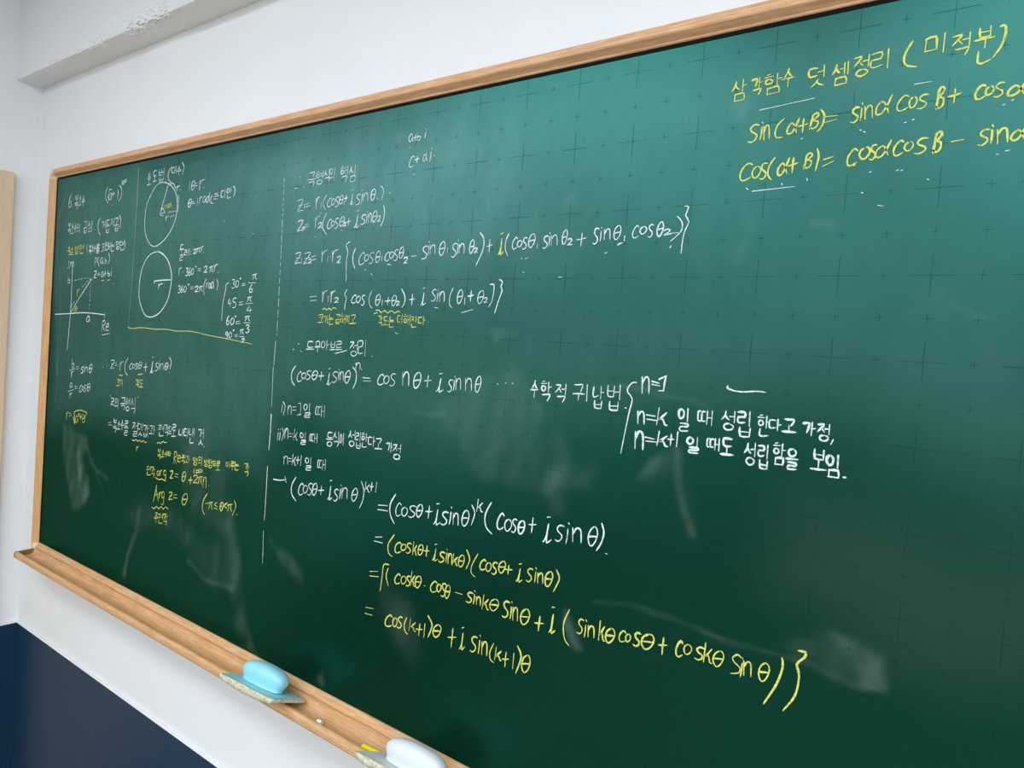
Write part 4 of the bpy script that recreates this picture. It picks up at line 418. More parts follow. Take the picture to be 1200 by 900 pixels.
('chalk_equation', 'white chalk radian line with bracketed Korean word', 'w', 3.27, '-14294,2051 -63,-41 -31,-80 19,-66 51,-8 60,48 27,83 -27,60 -40,7|-14380,1942 70,11 75,6|-14206,1974 106,7|-14190,1931 122,0|-13950,2055 -12,-195|-13858,2060 6,-75 -7,-83|-13852,1992 38,62 79,17|-13589,2051 -63,21 -49,-63 5,-75 62,-6 51,101 -4,-70 34,-36|-13445,2036 -64,22 -45,-78 27,-70 64,40 43,208 -8,-174 23,-72|-13368,1891 21,-4|-13287,2073 -76,-90 46,-98 77,-14|-13204,2087 103,9 -5,-51 -92,-16 -5,-57 52,-5 61,10|-13048,2113 1,-169|-13042,2029 56,11|-12814,2135 -88,-7 -8,-123 50,-14 49,15|-12751,2159 0,-198|-12623,2178 -40,-24 -10,-49 44,-28 50,19 6,55 -39,25|-12521,2190 0,-133|-12517,2122 53,14|-12636,2032 -2,-77 57,-3 93,16|-12405,2217 80,-99 -54,-148|-11518,1072 22,-6|-12711,1418 25,-9'),
('chalk_diagram', 'lower white chalk circle with a level radius', 'w', 3.78, '-15763,788 273,-72 249,-153 165,-207 83,-233 -25,-291 -111,-292 -260,-267 -279,-140 -324,-58 -283,59 -245,239 -138,274 3,367 88,335 219,269 260,129 325,41|-15850,-34 -6,50 382,28 449,6|-15631,-51 13,-62 -13,-69|-15626,-105 77,47 139,13'),
('chalk_note', 'white chalk circumference lines beside the lower circle', 'w', 3.1, '-14498,933 -122,-13 -4,-88 63,-11 63,11|-14666,804 97,7 107,4|-14561,810 -8,-111|-14631,661 136,12 -7,-55 -122,-14 -2,-68 65,-1 78,13|-14429,787 94,8 -8,-51 -79,-10 -8,-60 50,-4 54,10|-14264,802 -6,-150|-14319,729 50,3|-14219,812 3,-167|-14132,752 16,-4|-14125,684 17,-3|-14012,770 56,28 72,-8 -7,-34 -66,-40 -52,-29 72,6 74,2|-13861,797 87,20 93,7|-13811,807 -9,-53 -31,-47|-13737,811 1,-67 45,-31|-13652,851 6,-63 -7,-69|-13651,794 33,51 62,13|-13536,704 21,-4|-14639,352 8,-92 -4,-99|-14634,270 45,69 81,27|-14450,249 22,-6|-14303,323 60,19 34,-36 -57,-51 59,-29 -3,-57 -57,-24 -45,17|-14107,356 -44,-74 -24,-83 29,-52 53,22 -1,62 -41,12 -34,-43|-13993,323 -46,-30 -18,-59 29,-61 52,18 34,69 -20,54 -35,9|-13852,384 -19,-7 -7,-13 12,-11 20,4 14,14 -9,11 -14,1|-13752,312 134,7|-13747,265 145,4|-13478,331 61,37 75,-12 -3,-44 -73,-56 -58,-39 80,9 84,3|-13234,333 81,25 83,13|-13187,348 -4,-75 -29,-60|-13122,352 2,-88 39,-45|-13027,391 10,-76 -10,-89|-13022,320 51,65 90,22|-12842,221 20,-3|-14622,-115 60,20 36,-35 -59,-52 62,-23 -5,-53 -55,-25 -47,16|-14421,-96 -48,-61 -23,-71 28,-40 56,21 1,52 -45,3 -33,-34|-14295,-110 -50,-33 -21,-60 31,-55 60,15 37,71 -28,53 -39,5|-14141,-53 -18,-8 -7,-13 12,-12 23,4 12,15 -9,11 -13,1|-14058,-133 148,8|-14052,-181 147,9|-13835,-149 64,37 74,-9 -13,-43 -66,-51 -56,-38 75,9 84,5|-13658,-142 90,24 92,13|-13605,-129 -3,-65 -42,-54|-13535,-122 2,-79 45,-37|-13350,68 -94,-165 45,-234|-13326,-39 5,-60 -5,-71|-13322,-93 28,50 63,16|-13127,-61 -49,16 -38,-50 7,-61 45,-5 39,84 -6,-56 24,-31|-13019,-31 -50,21 -39,-77 24,-76 55,40 32,220 -9,-177 21,-79|-12883,51 70,-109 -43,-148|-14450,-358 28,-3|-13307,-430 19,12'),
('chalk_table', 'white chalk angle list with fractions and a thin brace', 'w', 2.92, '-12366,-37 -106,-35 -11,-120 -84,-348 -8,-376|-12224,27 63,20 36,-45 -61,-49 64,-33 -3,-57 -57,-26 -55,20|-12013,18 -49,-30 -19,-64 31,-63 59,18 33,71 -24,59 -38,6|-11897,79 -16,-7 -6,-11 11,-12 17,4 13,13 -8,10 -13,2|-11819,-60 122,12|-11815,-99 122,12|-11430,133 86,17 91,8|-11380,142 -3,-56 -38,-46|-11308,145 -1,-68 50,-35|-11563,-40 279,4|-11422,-74 -61,-62 -30,-74 39,-45 70,22 -1,51 -57,8 -39,-35|-12287,-405 -62,-111 133,11|-12251,-448 -5,-142|-12015,-386 -111,-13 -14,-83 86,3 44,-55 -42,-64 -101,-15|-11907,-308 23,-3|-11888,-491 135,20|-11883,-543 145,15|-11576,-379 89,16 84,7|-11525,-371 -10,-49 -34,-42|-11455,-368 1,-61 45,-28|-11635,-514 289,17|-11475,-564 -91,-102 192,16|-11428,-605 -7,-124|-12279,-799 -61,-79 -25,-88 39,-50 62,23 -5,63 -51,12 -37,-47|-12113,-850 -61,-32 -19,-63 36,-62 65,21 43,70 -34,57 -40,5|-11998,-795 -17,-6 -6,-12 10,-11 19,4 12,13 -9,10 -12,2|-11980,-939 159,23|-11975,-983 173,15|-11624,-820 102,20 98,8|-11566,-810 -7,-50 -38,-44|-11481,-804 1,-62 53,-29|-11658,-948 260,8|-11563,-1013 80,26 45,-34 -75,-50 79,-25 -5,-49 -72,-27 -61,15|-12276,-1206 -53,28 -39,-49 39,-29 53,51 -9,-62 -29,-67|-12166,-1181 -44,-31 -20,-53 31,-52 52,18 37,59 -28,49 -32,6|-12048,-1120 -17,-6 -6,-11 11,-10 18,4 13,12 -9,10 -12,1|-11995,-1242 114,18|-11981,-1281 118,23|-11793,-1129 75,24 79,9|-11747,-1117 -7,-56 -33,-50|-11683,-1109 3,-71 35,-33|-11783,-1273 181,13|-11699,-1332 45,26 55,-7 -7,-27 -47,-34 -45,-27 56,8 62,4'),
('chalk_line', 'yellow chalk line below the circles', 'y', 2.75, '-17176,-1223 121,-33 194,0 439,37 735,-15 584,15 512,-25 705,17 732,-61 792,-49 1067,-77'),
('chalk_line', 'faint thin upright line beside the circles', 'w', 0.95, '-17050,3109 -3,-827 -2,-830|-17055,1452 -22,-740 -31,-928 -56,-1017'),
('chalk_equation', 'white chalk fraction for sine at the far left', 'w', 3.44, '-20586,-2306 -2,-268|-20584,-2487 64,56 71,-47 -37,-96 -94,5|-20735,-2664 391,79|-20610,-2691 11,-87 -6,-98|-20602,-2767 48,71 95,28|-20295,-2531 177,29|-20264,-2597 169,35|-19801,-2505 -78,1 -58,-36 26,-42 82,-28 -11,-47 -74,-34 -56,7|-19745,-2510 -4,-77 -16,-78|-19738,-2447 6,-13|-19685,-2500 12,-151|-19672,-2561 49,68 67,4 34,-38 9,-106|-19310,-2382 -73,-58 -40,-103 27,-87 61,-5 69,70 36,100 -26,77 -52,9|-19417,-2532 88,24 90,11'),
('chalk_equation', 'white chalk fraction for cosine at the far left', 'w', 3.44, '-20526,-3049 -74,14 -69,-65 5,-68 84,1 70,98 -14,-64 41,-29|-20779,-3311 392,86|-20634,-3359 9,-71 -8,-76|-20627,-3423 44,61 97,27|-20319,-3127 155,24|-20297,-3183 155,23|-19835,-3073 -48,30 -79,-63 -33,-74 13,-63 56,-14 85,41|-19757,-3071 -56,-28 -23,-50 39,-43 60,18 39,56 -24,44 -40,1|-19560,-3028 -62,3 -47,-41 23,-44 61,-31 -10,-54 -52,-34 -48,8|-19372,-2951 -75,-55 -38,-91 24,-76 67,-4 67,63 35,94 -27,62 -48,5|-19479,-3087 90,23 92,14'),
('chalk_equation', 'yellow chalk square root at the far left', 'y', 3.44, '-20802,-3950 7,-109 -7,-122|-20799,-4050 52,92 99,28|-20619,-3974 142,25|-20594,-4041 141,32|-20329,-4047 157,-189 -89,282 31,79 381,84 425,-34 -15,-59|-20013,-4011 -75,22 -68,-88 13,-98 80,-3 65,136 -7,-89 34,-51|-19983,-3924 35,21 40,-4 -4,-20 -36,-28 -34,-20 41,7 46,3|-19804,-3904 -4,-86 -6,-85|-19885,-3997 73,9 76,15|-19687,-3889 -9,-246|-19689,-4055 78,53 88,-39 -53,-88 -109,-1|-19595,-3932 41,19 51,-2 -8,-22 -43,-26 -40,-21 54,8 54,4'),
('chalk_equation', 'white chalk polar form equation under the axes drawing', 'w', 3.27, '-18419,-2211 36,-4|-18573,-2416 36,-1|-18274,-2361 35,-4|-18082,-2210 128,27 90,-9 -91,-113 -122,-121 122,24 117,-1|-18026,-2306 149,20|-17829,-2255 122,14|-17800,-2324 113,20|-17514,-2202 7,-122 -9,-142|-17513,-2313 81,100 135,35|-17074,-2067 -150,-182 23,-202 162,-98|-16811,-2228 -48,19 -69,-43 -41,-58 16,-50 55,-7 79,29|-16724,-2217 -49,-24 -17,-44 29,-41 61,13 35,53 -25,38 -36,2|-16513,-2195 -63,2 -49,-29 21,-32 67,-27 -11,-38 -55,-29 -46,11|-16362,-2131 -72,-44 -44,-73 29,-62 61,-6 71,48 36,77 -30,53 -44,8|-16470,-2242 95,16 83,10|-16072,-2139 -3,-124 -9,-124|-16179,-2268 97,13 100,19|-15715,-2085 -21,-152 -9,-141 32,5 76,50|-15815,-2389 47,56 44,158|-15750,-1988 63,24|-15401,-2114 -78,5 -66,-38 28,-44 84,-37 -12,-53 -71,-37 -64,15|-15368,-2121 -6,-79 -13,-78|-15367,-2054 10,-14|-15317,-2119 16,-156|-15308,-2183 53,67 63,3 26,-39 11,-110|-14983,-2074 -68,-43 -36,-70 28,-59 52,-6 58,49 34,71 -25,51 -39,4|-15076,-2179 75,12 82,9|-14871,-1923 103,-111 -52,-192|-14839,-2315 29,0'),
('chalk_note', 'yellow chalk Korean words under the polar form', 'y', 3.1, '-17546,-2586 78,21 56,-21 90,32|-17627,-2712 123,17 -17,-83 -24,-54|-17615,-2768 97,15|-17659,-2883 90,13 93,8|-17475,-2712 47,4 49,8 -9,-62 -16,-68|-17315,-2680 -3,-170|-16468,-2482 124,15 122,24|-16571,-2636 52,4 46,8 -11,-45 -21,-42|-16428,-2614 -4,-113|-16434,-2670 57,11|-16538,-2758 68,9 70,9 -12,-38 -34,-35|-16186,-2615 -141,-8 1,-77 65,-7 79,11|-16262,-2715 -8,-83|-16375,-2813 111,12 114,10'),
('chalk_heading', 'white chalk quoted Korean phrase under the polar form', 'w', 3.27, '-18013,-3168 62,-59|-17954,-3271 107,20 94,-2 -90,-91 -110,-101 111,23 112,-3|-17915,-3349 147,16|-17635,-3232 -47,-28 -5,-65 36,-41 54,26 13,66 -45,37|-17717,-3454 86,10 81,15|-17512,-3221 -7,-286|-17319,-3186 98,6 100,8 -22,-60 -32,-62|-17368,-3349 144,9 138,12|-17318,-3411 102,14 102,10 -15,-59 -46,-60|-17037,-3167 46,16|-17082,-3206 130,10|-17012,-3246 -46,-24 -6,-47 54,-15 40,20 2,51 -39,21|-16845,-3160 0,-200|-16923,-3236 77,20|-16924,-3294 75,19|-16945,-3392 -75,-31 -7,-52 63,-36 85,25 18,60 -64,31|-16699,-3143 -21,-93 -67,-96|-16704,-3221 28,-63 45,-34|-16542,-3114 -4,-251|-16738,-3428 114,16 105,9 -14,-73 -52,-80|-16373,-3051 -43,-66'),
('chalk_note', 'white chalk Korean sentence starting with an equals sign', 'w', 3.27, '-18027,-3960 171,29|-17999,-4021 185,21|-17694,-3803 4,-105 134,5|-17548,-3802 -8,-98|-17686,-3861 129,15|-17626,-3918 -1,-91|-17742,-4029 115,13 118,14|-17713,-4073 95,10 84,11 -19,-60 -34,-73|-17394,-3840 -17,-57 -57,-64|-17403,-3887 31,-36 46,-21|-17404,-3960 -1,-102|-17511,-4080 112,11 103,14|-17196,-3791 -16,-66 -54,-68|-17206,-3839 29,-48 34,-23|-17300,-3953 96,13 94,8|-17205,-3941 5,-133|-17051,-3801 160,9 -13,-58 -134,-18 -8,-67 73,-7 85,16|-17100,-3992 125,12 135,7|-17050,-4067 161,18 0,-54 -159,-18 -4,-60 80,-8 98,19|-16617,-3802 146,12 -57,-69 -95,-104|-16534,-3860 77,-80|-16327,-3763 -7,-219|-16442,-3872 102,16|-16561,-4038 212,24 -14,-59 -185,-24 -8,-53 106,1 113,14|-16194,-3790 -113,-11 -14,-117 64,-15 63,14|-16141,-3775 -6,-167|-16144,-3863 86,9|-16056,-3757 -10,-194|-16159,-3991 -27,-53 -88,-64|-16173,-4031 54,-39 62,-17|-16023,-3808 77,9 86,5 -20,-66 -27,-71|-15793,-3776 -8,-178|-15794,-3862 88,14|-15977,-3993 21,-103 79,3|-15867,-3988 -9,-105|-15961,-4043 79,7|-15799,-3984 -21,-50 -43,-63|-15803,-4023 63,-61|-15683,-3773 76,1 78,14 -10,-56 -36,-58|-15599,-3889 -5,-81|-15713,-3986 111,11 109,8|-15453,-3748 -4,-240|-15456,-3869 60,18|-15221,-3707 151,17|-15173,-3706 -10,-99|-15114,-3698 5,-107|-15222,-3816 154,12|-14943,-3665 -13,-168|-15039,-3733 91,13|-15034,-3781 85,15|-15162,-3876 -8,-92 82,-4 137,28|-14918,-3672 47,6 60,10 -14,-65 -17,-63|-14761,-3641 -6,-167|-14762,-3723 54,8|-14884,-3852 75,9 82,14 -16,-54 -31,-48|-14641,-3659 -45,-36 -3,-75 43,-45 51,32 13,80 -43,38|-14726,-3868 85,9 89,12|-14525,-3612 142,14 -10,-61 -115,-25 -11,-62 65,-9 74,20|-14452,-3764 -1,-130|-14560,-3917 107,13 113,18|-14198,-3692 -2,-129 48,-13 65,26|-14033,-3666 2,-189|-14030,-3759 66,13|-13849,-3647 -107,-13 -6,-143 53,-13 68,18|-13958,-3734 97,16|-13785,-3621 -8,-226|-13785,-3729 65,13|-13708,-3615 -4,-141 39,-15 74,24|-13565,-3600 -4,-190|-13563,-3698 69,10|-13498,-3592 0,-202|-13663,-3843 -3,-114 60,-8 110,27|-13304,-3601 59,9 72,11 -12,-80 -33,-95|-13076,-3554 2,-227|-13164,-3669 86,14|-13162,-3823 -32,-66 -67,-74|-13174,-3874 41,-44 56,-25|-13018,-3977 26,-3'),
('chalk_note', 'yellow chalk wavy underlines and Korean sentence lower left', 'y', 2.92, '-16602,-4264 121,-8 99,44 99,-41 104,51 98,-41 103,52 97,-41 96,35|-15262,-4190 105,43 90,-18 108,73 90,-25 105,21|-16332,-4419 5,-58 -5,-68|-16330,-4472 38,52 69,16|-15168,-4311 1,-72 110,7|-15055,-4301 -3,-76|-15169,-4348 117,6|-15111,-4388 -6,-67|-15209,-4470 95,9 97,12|-15181,-4506 70,13 70,7 -11,-44 -28,-53|-14919,-4317 -16,-47 -51,-47|-14926,-4353 24,-31 34,-15|-14928,-4412 -5,-79|-15016,-4507 92,13 87,13|-14751,-4315 -17,-38 -42,-45|-14760,-4348 23,-22 30,-17|-14839,-4414 79,9 77,8|-14759,-4404 -2,-77|-14643,-4318 -29,-11 -7,-27 33,-11 40,12 5,26 -29,12|-14640,-4376 3,-36|-14695,-4420 60,6 61,8|-14556,-4309 -5,-109|-14558,-4363 37,9|-14364,-4274 -1,-310|-14363,-4298 82,28 37,-63 -49,-77 -67,-22 126,-143|-14184,-4424 111,25 -18,59 -67,-6 -42,-82 28,-74 117,11|-13940,-4301 27,0|-13986,-4320 118,10 -47,-25 -77,-39|-13920,-4337 61,-24|-14031,-4388 100,14 99,11|-13927,-4377 -3,-55|-13999,-4460 70,9 78,7 -17,-37 -29,-38|-13814,-4314 52,4 44,8 -8,-42 -14,-41|-13762,-4400 -5,-57|-13831,-4471 69,9 70,8|-13667,-4293 -1,-177|-13668,-4380 38,11|-13428,-4297 -43,-17 2,-42 35,-24 45,23 12,41 -40,21|-13321,-4280 -2,-106|-13322,-4318 64,13|-13322,-4351 66,13|-13360,-4409 -72,-19 -1,-31 56,-18 73,21 9,34 -50,15|-13172,-4240 -43,-22 -7,-45 44,-30 43,25 11,46 -39,27|-13239,-4399 69,6 70,13|-13065,-4227 0,-207|-12960,-4277 4,-70 69,5|-12885,-4272 -3,-73|-12962,-4317 77,8|-12843,-4260 -4,-99|-12842,-4311 48,10|-12878,-4378 -47,-15 -10,-30 47,-12 58,16 9,29 -41,12|-12771,-4239 38,6|-12795,-4269 91,11|-12748,-4287 -33,-17 2,-28 28,-7 34,15 3,24 -29,12|-12660,-4233 -2,-117|-12663,-4279 55,14|-12661,-4310 49,7|-12696,-4376 -57,-17 -10,-35 53,-15 57,19 16,35 -48,16|-12533,-4249 -40,-21 -5,-44 34,-24 48,21 11,46 -41,21|-12607,-4372 72,8 80,10|-12414,-4248 106,14 -4,-45 -99,-17 -7,-47 57,3 59,13|-12364,-4348 -3,-92|-12449,-4457 84,14 91,13|-11998,-4196 -32,-24 -4,-58 31,-31 37,26 6,56 -32,29|-11898,-4177 -7,-147|-11830,-4164 108,12 -4,-38 -95,-18 -2,-41 49,1 61,9|-11863,-4274 85,9 89,14|-11771,-4266 -1,-86|-11656,-4136 -2,-63 52,-7 69,18|-11695,-4234 94,8 89,8|-11655,-4264 -4,-59 50,-6 81,18|-11292,-4138 47,10 45,12 -12,-69 -12,-66|-11159,-4101 -3,-168|-11158,-4187 45,13|-11259,-4316 62,9 66,9 -10,-52 -25,-54'),
('chalk_equation', 'yellow chalk arg line with two pi n', 'y', 3.1, '-15729,-4857 123,20|-15693,-4853 0,-84|-15635,-4843 3,-88|-15720,-4945 121,16|-15499,-4816 -7,-140|-15574,-4873 70,17|-15573,-4910 69,10|-15677,-4991 -3,-81 69,4 110,20|-15498,-4844 52,6 58,14 -8,-65 -23,-56|-15334,-4809 -3,-156|-15335,-4884 59,10|-15463,-5009 84,6 81,17 -15,-50 -37,-54|-15061,-4897 -59,14 -52,-57 11,-63 54,-3 53,92 -6,-58 31,-30|-15006,-4852 5,-66 -5,-73|-15005,-4913 34,56 59,23|-14726,-4836 -69,21 -45,-74 41,-64 73,49 2,73 -3,-196 -59,-61 -52,20|-15237,-5080 186,-22 142,37 204,-18|-14516,-4803 81,23 56,-2 -59,-98 -73,-100 74,20 78,1|-14282,-4827 158,7|-14274,-4898 145,5|-13832,-4704 -68,-58 -34,-104 22,-80 52,-13 61,71 37,105 -28,67 -44,9|-13927,-4853 81,20 77,18|-13530,-4783 -3,-95 -13,-96|-13628,-4888 93,15 88,20|-13405,-4765 66,51 99,-8 -9,-60 -86,-75 -73,-57 96,18 106,11|-13210,-4761 100,37 112,19|-13146,-4737 -14,-97 -35,-77|-13059,-4730 -1,-114 52,-49|-12969,-4715 11,-245|-12956,-4822 43,114 59,5 19,-66 13,-179|-12708,-4866 25,1|-13379,-4574 -39,-66 63,-35|-13247,-4579 -45,-18 -19,-30 33,-24 51,12 33,34 -24,22 -33,2|-13136,-4544 -45,-19 -15,-33 28,-28 48,13 31,35 -21,27 -33,2|-13061,-4526 36,-36 -39,-58'),
('chalk_equation', 'yellow chalk capital Arg line with a bracketed range', 'y', 3.27, '-15159,-5265 -50,-198 -75,-258|-15162,-5372 130,-296|-15231,-5533 159,33|-15001,-5428 5,-71 -5,-84|-14999,-5494 34,63 67,26|-14752,-5395 -76,21 -56,-89 45,-81 89,58 -4,92 -6,-246 -55,-80 -68,27|-15336,-5871 136,-13 110,77 107,-40 123,74 106,-46 107,78 139,-33|-14523,-5349 93,26 71,-2 -74,-96 -88,-109 93,27 95,5|-14484,-5430 122,24|-14292,-5371 156,34|-14285,-5435 178,17|-13729,-5239 -95,-69 -49,-117 40,-99 78,-3 81,83 45,120 -32,80 -69,6|-13860,-5414 111,29 115,19|-12749,-5069 -156,-199 -22,-212 108,-111|-12798,-5318 122,29|-12672,-5288 90,36 98,21|-12612,-5271 -14,-80 -37,-74|-12544,-5257 4,-102 44,-44|-12314,-5203 -103,-73 125,-25|-12420,-5358 147,0|-12099,-5161 -52,-42 -24,-85 21,-67 39,-8 48,56 24,84 -21,59 -32,5|-12166,-5280 56,19 61,11|-11889,-5137 -121,-89 123,-44|-11882,-5198 104,40 104,21|-11822,-5174 -4,-83 -41,-72|-11738,-5163 1,-96 57,-45|-11618,-5038 81,-118 -120,-237|-11484,-5333 24,-2'),
('chalk_note', 'short yellow chalk Korean word at the lower left', 'y', 3.27, '-15154,-5992 115,26 -40,-54 -81,-91|-15086,-6031 60,-53|-15193,-6133 93,14 102,23|-15093,-6120 -6,-116|-15001,-5993 136,32|-14962,-5988 -1,-86|-14903,-5975 4,-89|-15002,-6085 144,24|-14758,-5933 1,-149|-14831,-6000 78,22|-14829,-6044 76,22|-14943,-6135 -13,-77 82,2 116,30|-14741,-5947 54,9 52,15 -8,-60 -20,-69|-14587,-5901 -1,-170|-14589,-5986 63,20|-14709,-6123 83,12 73,17 -13,-55 -28,-52'),
('chalk_line', 'dashed upright white chalk line dividing the writing', 'w', 2.75, '-10457,2220 1,-74|-10447,2090 2,-55|-10445,1980 5,-111|-10435,1795 -4,-55|-10438,1667 -2,-37|-10432,1556 -1,-55|-10427,1445 -3,-37|-10432,1316 9,-147|-10424,1113 3,-92|-10423,984 9,-148|-10414,781 3,-93|-10407,651 0,-92|-10408,540 1,-74|-10405,392 1,-74|-10401,226 -2,-93|-10402,59 5,-111|-10399,-126 10,-185|-10387,-385 1,-167|-10387,-627 4,-167|-10384,-868 7,-223|-10377,-1147 -3,-37|-10407,-1315 -11,-524|-10436,-1877 29,-859|-10403,-2905 7,-431 -15,-369|-10423,-4056 9,-641 -4,-570|-10427,-5496 42,-714'),
]
# ---------------------------------------------------------------- chalkboard
BX0, BX1 = -2.2297, 1.37
BZ0, BZ1 = DZ - 0.82995, DZ + 0.32473
board = empty('chalkboard', (BX0, 0, BZ0))
tag(board, 'large green chalkboard in a wooden frame, covered in white and yellow chalk mathematics', 'chalkboard')
INV = Matrix.Translation(board.location).inverted()
def kid(o):
    o.parent = board; o.matrix_parent_inverse = INV; return o

def smooth(t): 
    t = np.clip(t, 0, 1); return t*t*(3-2*t)
def seg_dist(px, py, pts, closed):
    d = np.full(px.shape, 1e9)
    n = len(pts)
    for i in range(n if closed else n-1):
        ax, ay = pts[i]; bx, by = pts[(i+1) % n]
        vx, vy = bx-ax, by-ay; L = vx*vx+vy*vy + 1e-9
        t = np.clip(((px-ax)*vx + (py-ay)*vy)/L, 0, 1)
        d = np.minimum(d, np.hypot(px-ax-t*vx, py-ay-t*vy))
    return d
def inside(px, py, pts):
    r = np.zeros(px.shape, bool); n = len(pts)
    for i in range(n):
        ax, ay = pts[i]; bx, by = pts[(i+1) % n]
        if ay == by: continue
        c = ((ay > py) != (by > py)) & (px < (bx-ax)*(py-ay)/(by-ay) + ax)
        r ^= c
    return r
def board_panel():
    # panel sheet, wiped chalk dust and painted sheen stored per vertex (millimetre coordinates of the board)
    step = 0.005
    nx = int((BX1-BX0)/step); nz = int((BZ1-BZ0)/step)
    xs = np.linspace(BX0-0.004, BX1+0.004, nx); zs = np.linspace(BZ0-0.004, BZ1+0.004, nz)
    X, Z = np.meshgrid(xs, zs)
    px = X*1000; py = (Z-DZ)*1000
    # hand-wiped edges wander a little
    rs = np.random.RandomState(4); wx = np.zeros(px.shape); wz = np.zeros(px.shape); streak = np.zeros(px.shape)
    for k in range(14):
        fq = 0.006*1.33**k; a = rs.uniform(0, 2*math.pi, 6)
        amp = 9.0/1.28**k
        wx += amp*np.sin(fq*(px*math.cos(a[0]) + py*math.sin(a[0])) + a[1]); wz += amp*np.sin(fq*(px*math.cos(a[2]) + py*math.sin(a[2])) + a[3])
    for k in range(26):
        th = rs.normal(1.25, 0.22); fq = rs.uniform(0.02, 0.16)
        streak += np.sin(fq*(px*math.sin(th) - py*math.cos(th) + 0.8*wx) + rs.uniform(0, 6.28))/26**0.5
    streak = 1.0 + 0.42*streak
    qx, qy = px, py
    px = px + wx; py = py + wz
    dust_and_sheen = np.full(px.shape, 0.003)
    smear = np.zeros(px.shape)
    for si, (kind, s, wd, pts) in enumerate(SMEARS_AND_SHEEN):
        tgt = dust_and_sheen if si < 4 else smear
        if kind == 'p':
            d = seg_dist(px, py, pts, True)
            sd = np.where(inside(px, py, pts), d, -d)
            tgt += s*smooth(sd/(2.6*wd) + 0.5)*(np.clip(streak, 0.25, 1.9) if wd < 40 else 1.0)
        else:
            d = seg_dist(px, py, pts, False)
            tgt += s*smooth(1 - d/(1.25*wd))*np.clip(streak, 0.35, 1.7)
    verts = np.stack([X.ravel(), np.zeros(X.size), Z.ravel()], 1)
    i = np.arange(nz-1)[:, None]*nx + np.arange(nx-1)[None, :]
    q = np.stack([i, i+1, i+nx+1, i+nx], -1).reshape(-1, 4)
    me = bpy.data.meshes.new('writing_surface')
    nv = len(verts)
    back = [(BX0-0.004, 0.012, BZ0-0.004), (BX1+0.004, 0.012, BZ0-0.004), (BX1+0.004, 0.012, BZ1+0.004), (BX0-0.004, 0.012, BZ1+0.004)]
    faces = q.tolist()
    c = [0, nx-1, nx*nz-1, nx*(nz-1)]
    faces.append([nv+3, nv+2, nv+1, nv])
    rim = [list(range(nx)), [r*nx+nx-1 for r in range(nz)], list(range(nx*nz-1, nx*(nz-1)-1, -1)), [r*nx for r in range(nz-1, -1, -1)]]
    for k in range(4):
        faces.append([nv+k, nv+(k+1) % 4] + rim[k][::-1])
    me.from_pydata(verts.tolist() + back, [], faces)
    a = me.attributes.new('dust_and_sheen', 'FLOAT', 'POINT')
    a.data.foreach_set('value', np.concatenate([dust_and_sheen.ravel(), np.zeros(4)]).astype(np.float32))
    a = me.attributes.new('smear', 'FLOAT', 'POINT')
    a.data.foreach_set('value', np.concatenate([smear.ravel(), np.zeros(4)]).astype(np.float32))
    me.update()
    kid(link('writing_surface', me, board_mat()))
    # printed guide crosses every 10 cm, small ones between
    gm = ink_mat()
    bm = bmesh.new()
    def bar(cx, cz, hx, hz):
        x0, x1 = max(cx-hx, BX0+0.001), min(cx+hx, BX1-0.001); z0, z1 = max(cz-hz, BZ0+0.001), min(cz+hz, BZ1-0.001)
        if x1 <= x0 or z1 <= z0: return
        vs = [bm.verts.new(p) for p in ((x0, -0.0003, z0), (x1, -0.0003, z0), (x1, -0.0003, z1), (x0, -0.0003, z1))]
        bm.faces.new(vs)
    t = 0.00026
    for ix in range(-46, 28):
        for iz in range(-17, 8):
            x, z = ix*0.05, DZ + iz*0.05
            if not (BX0 < x < BX1 and BZ0 < z < BZ1): continue
            h = 0.024 if ix % 2 == 0 and iz % 2 == 0 else 0.0045
            bar(x, z, h, t); bar(x, z, t, h)
    kid(from_bm('guide_crosses', bm, gm))
board_panel()

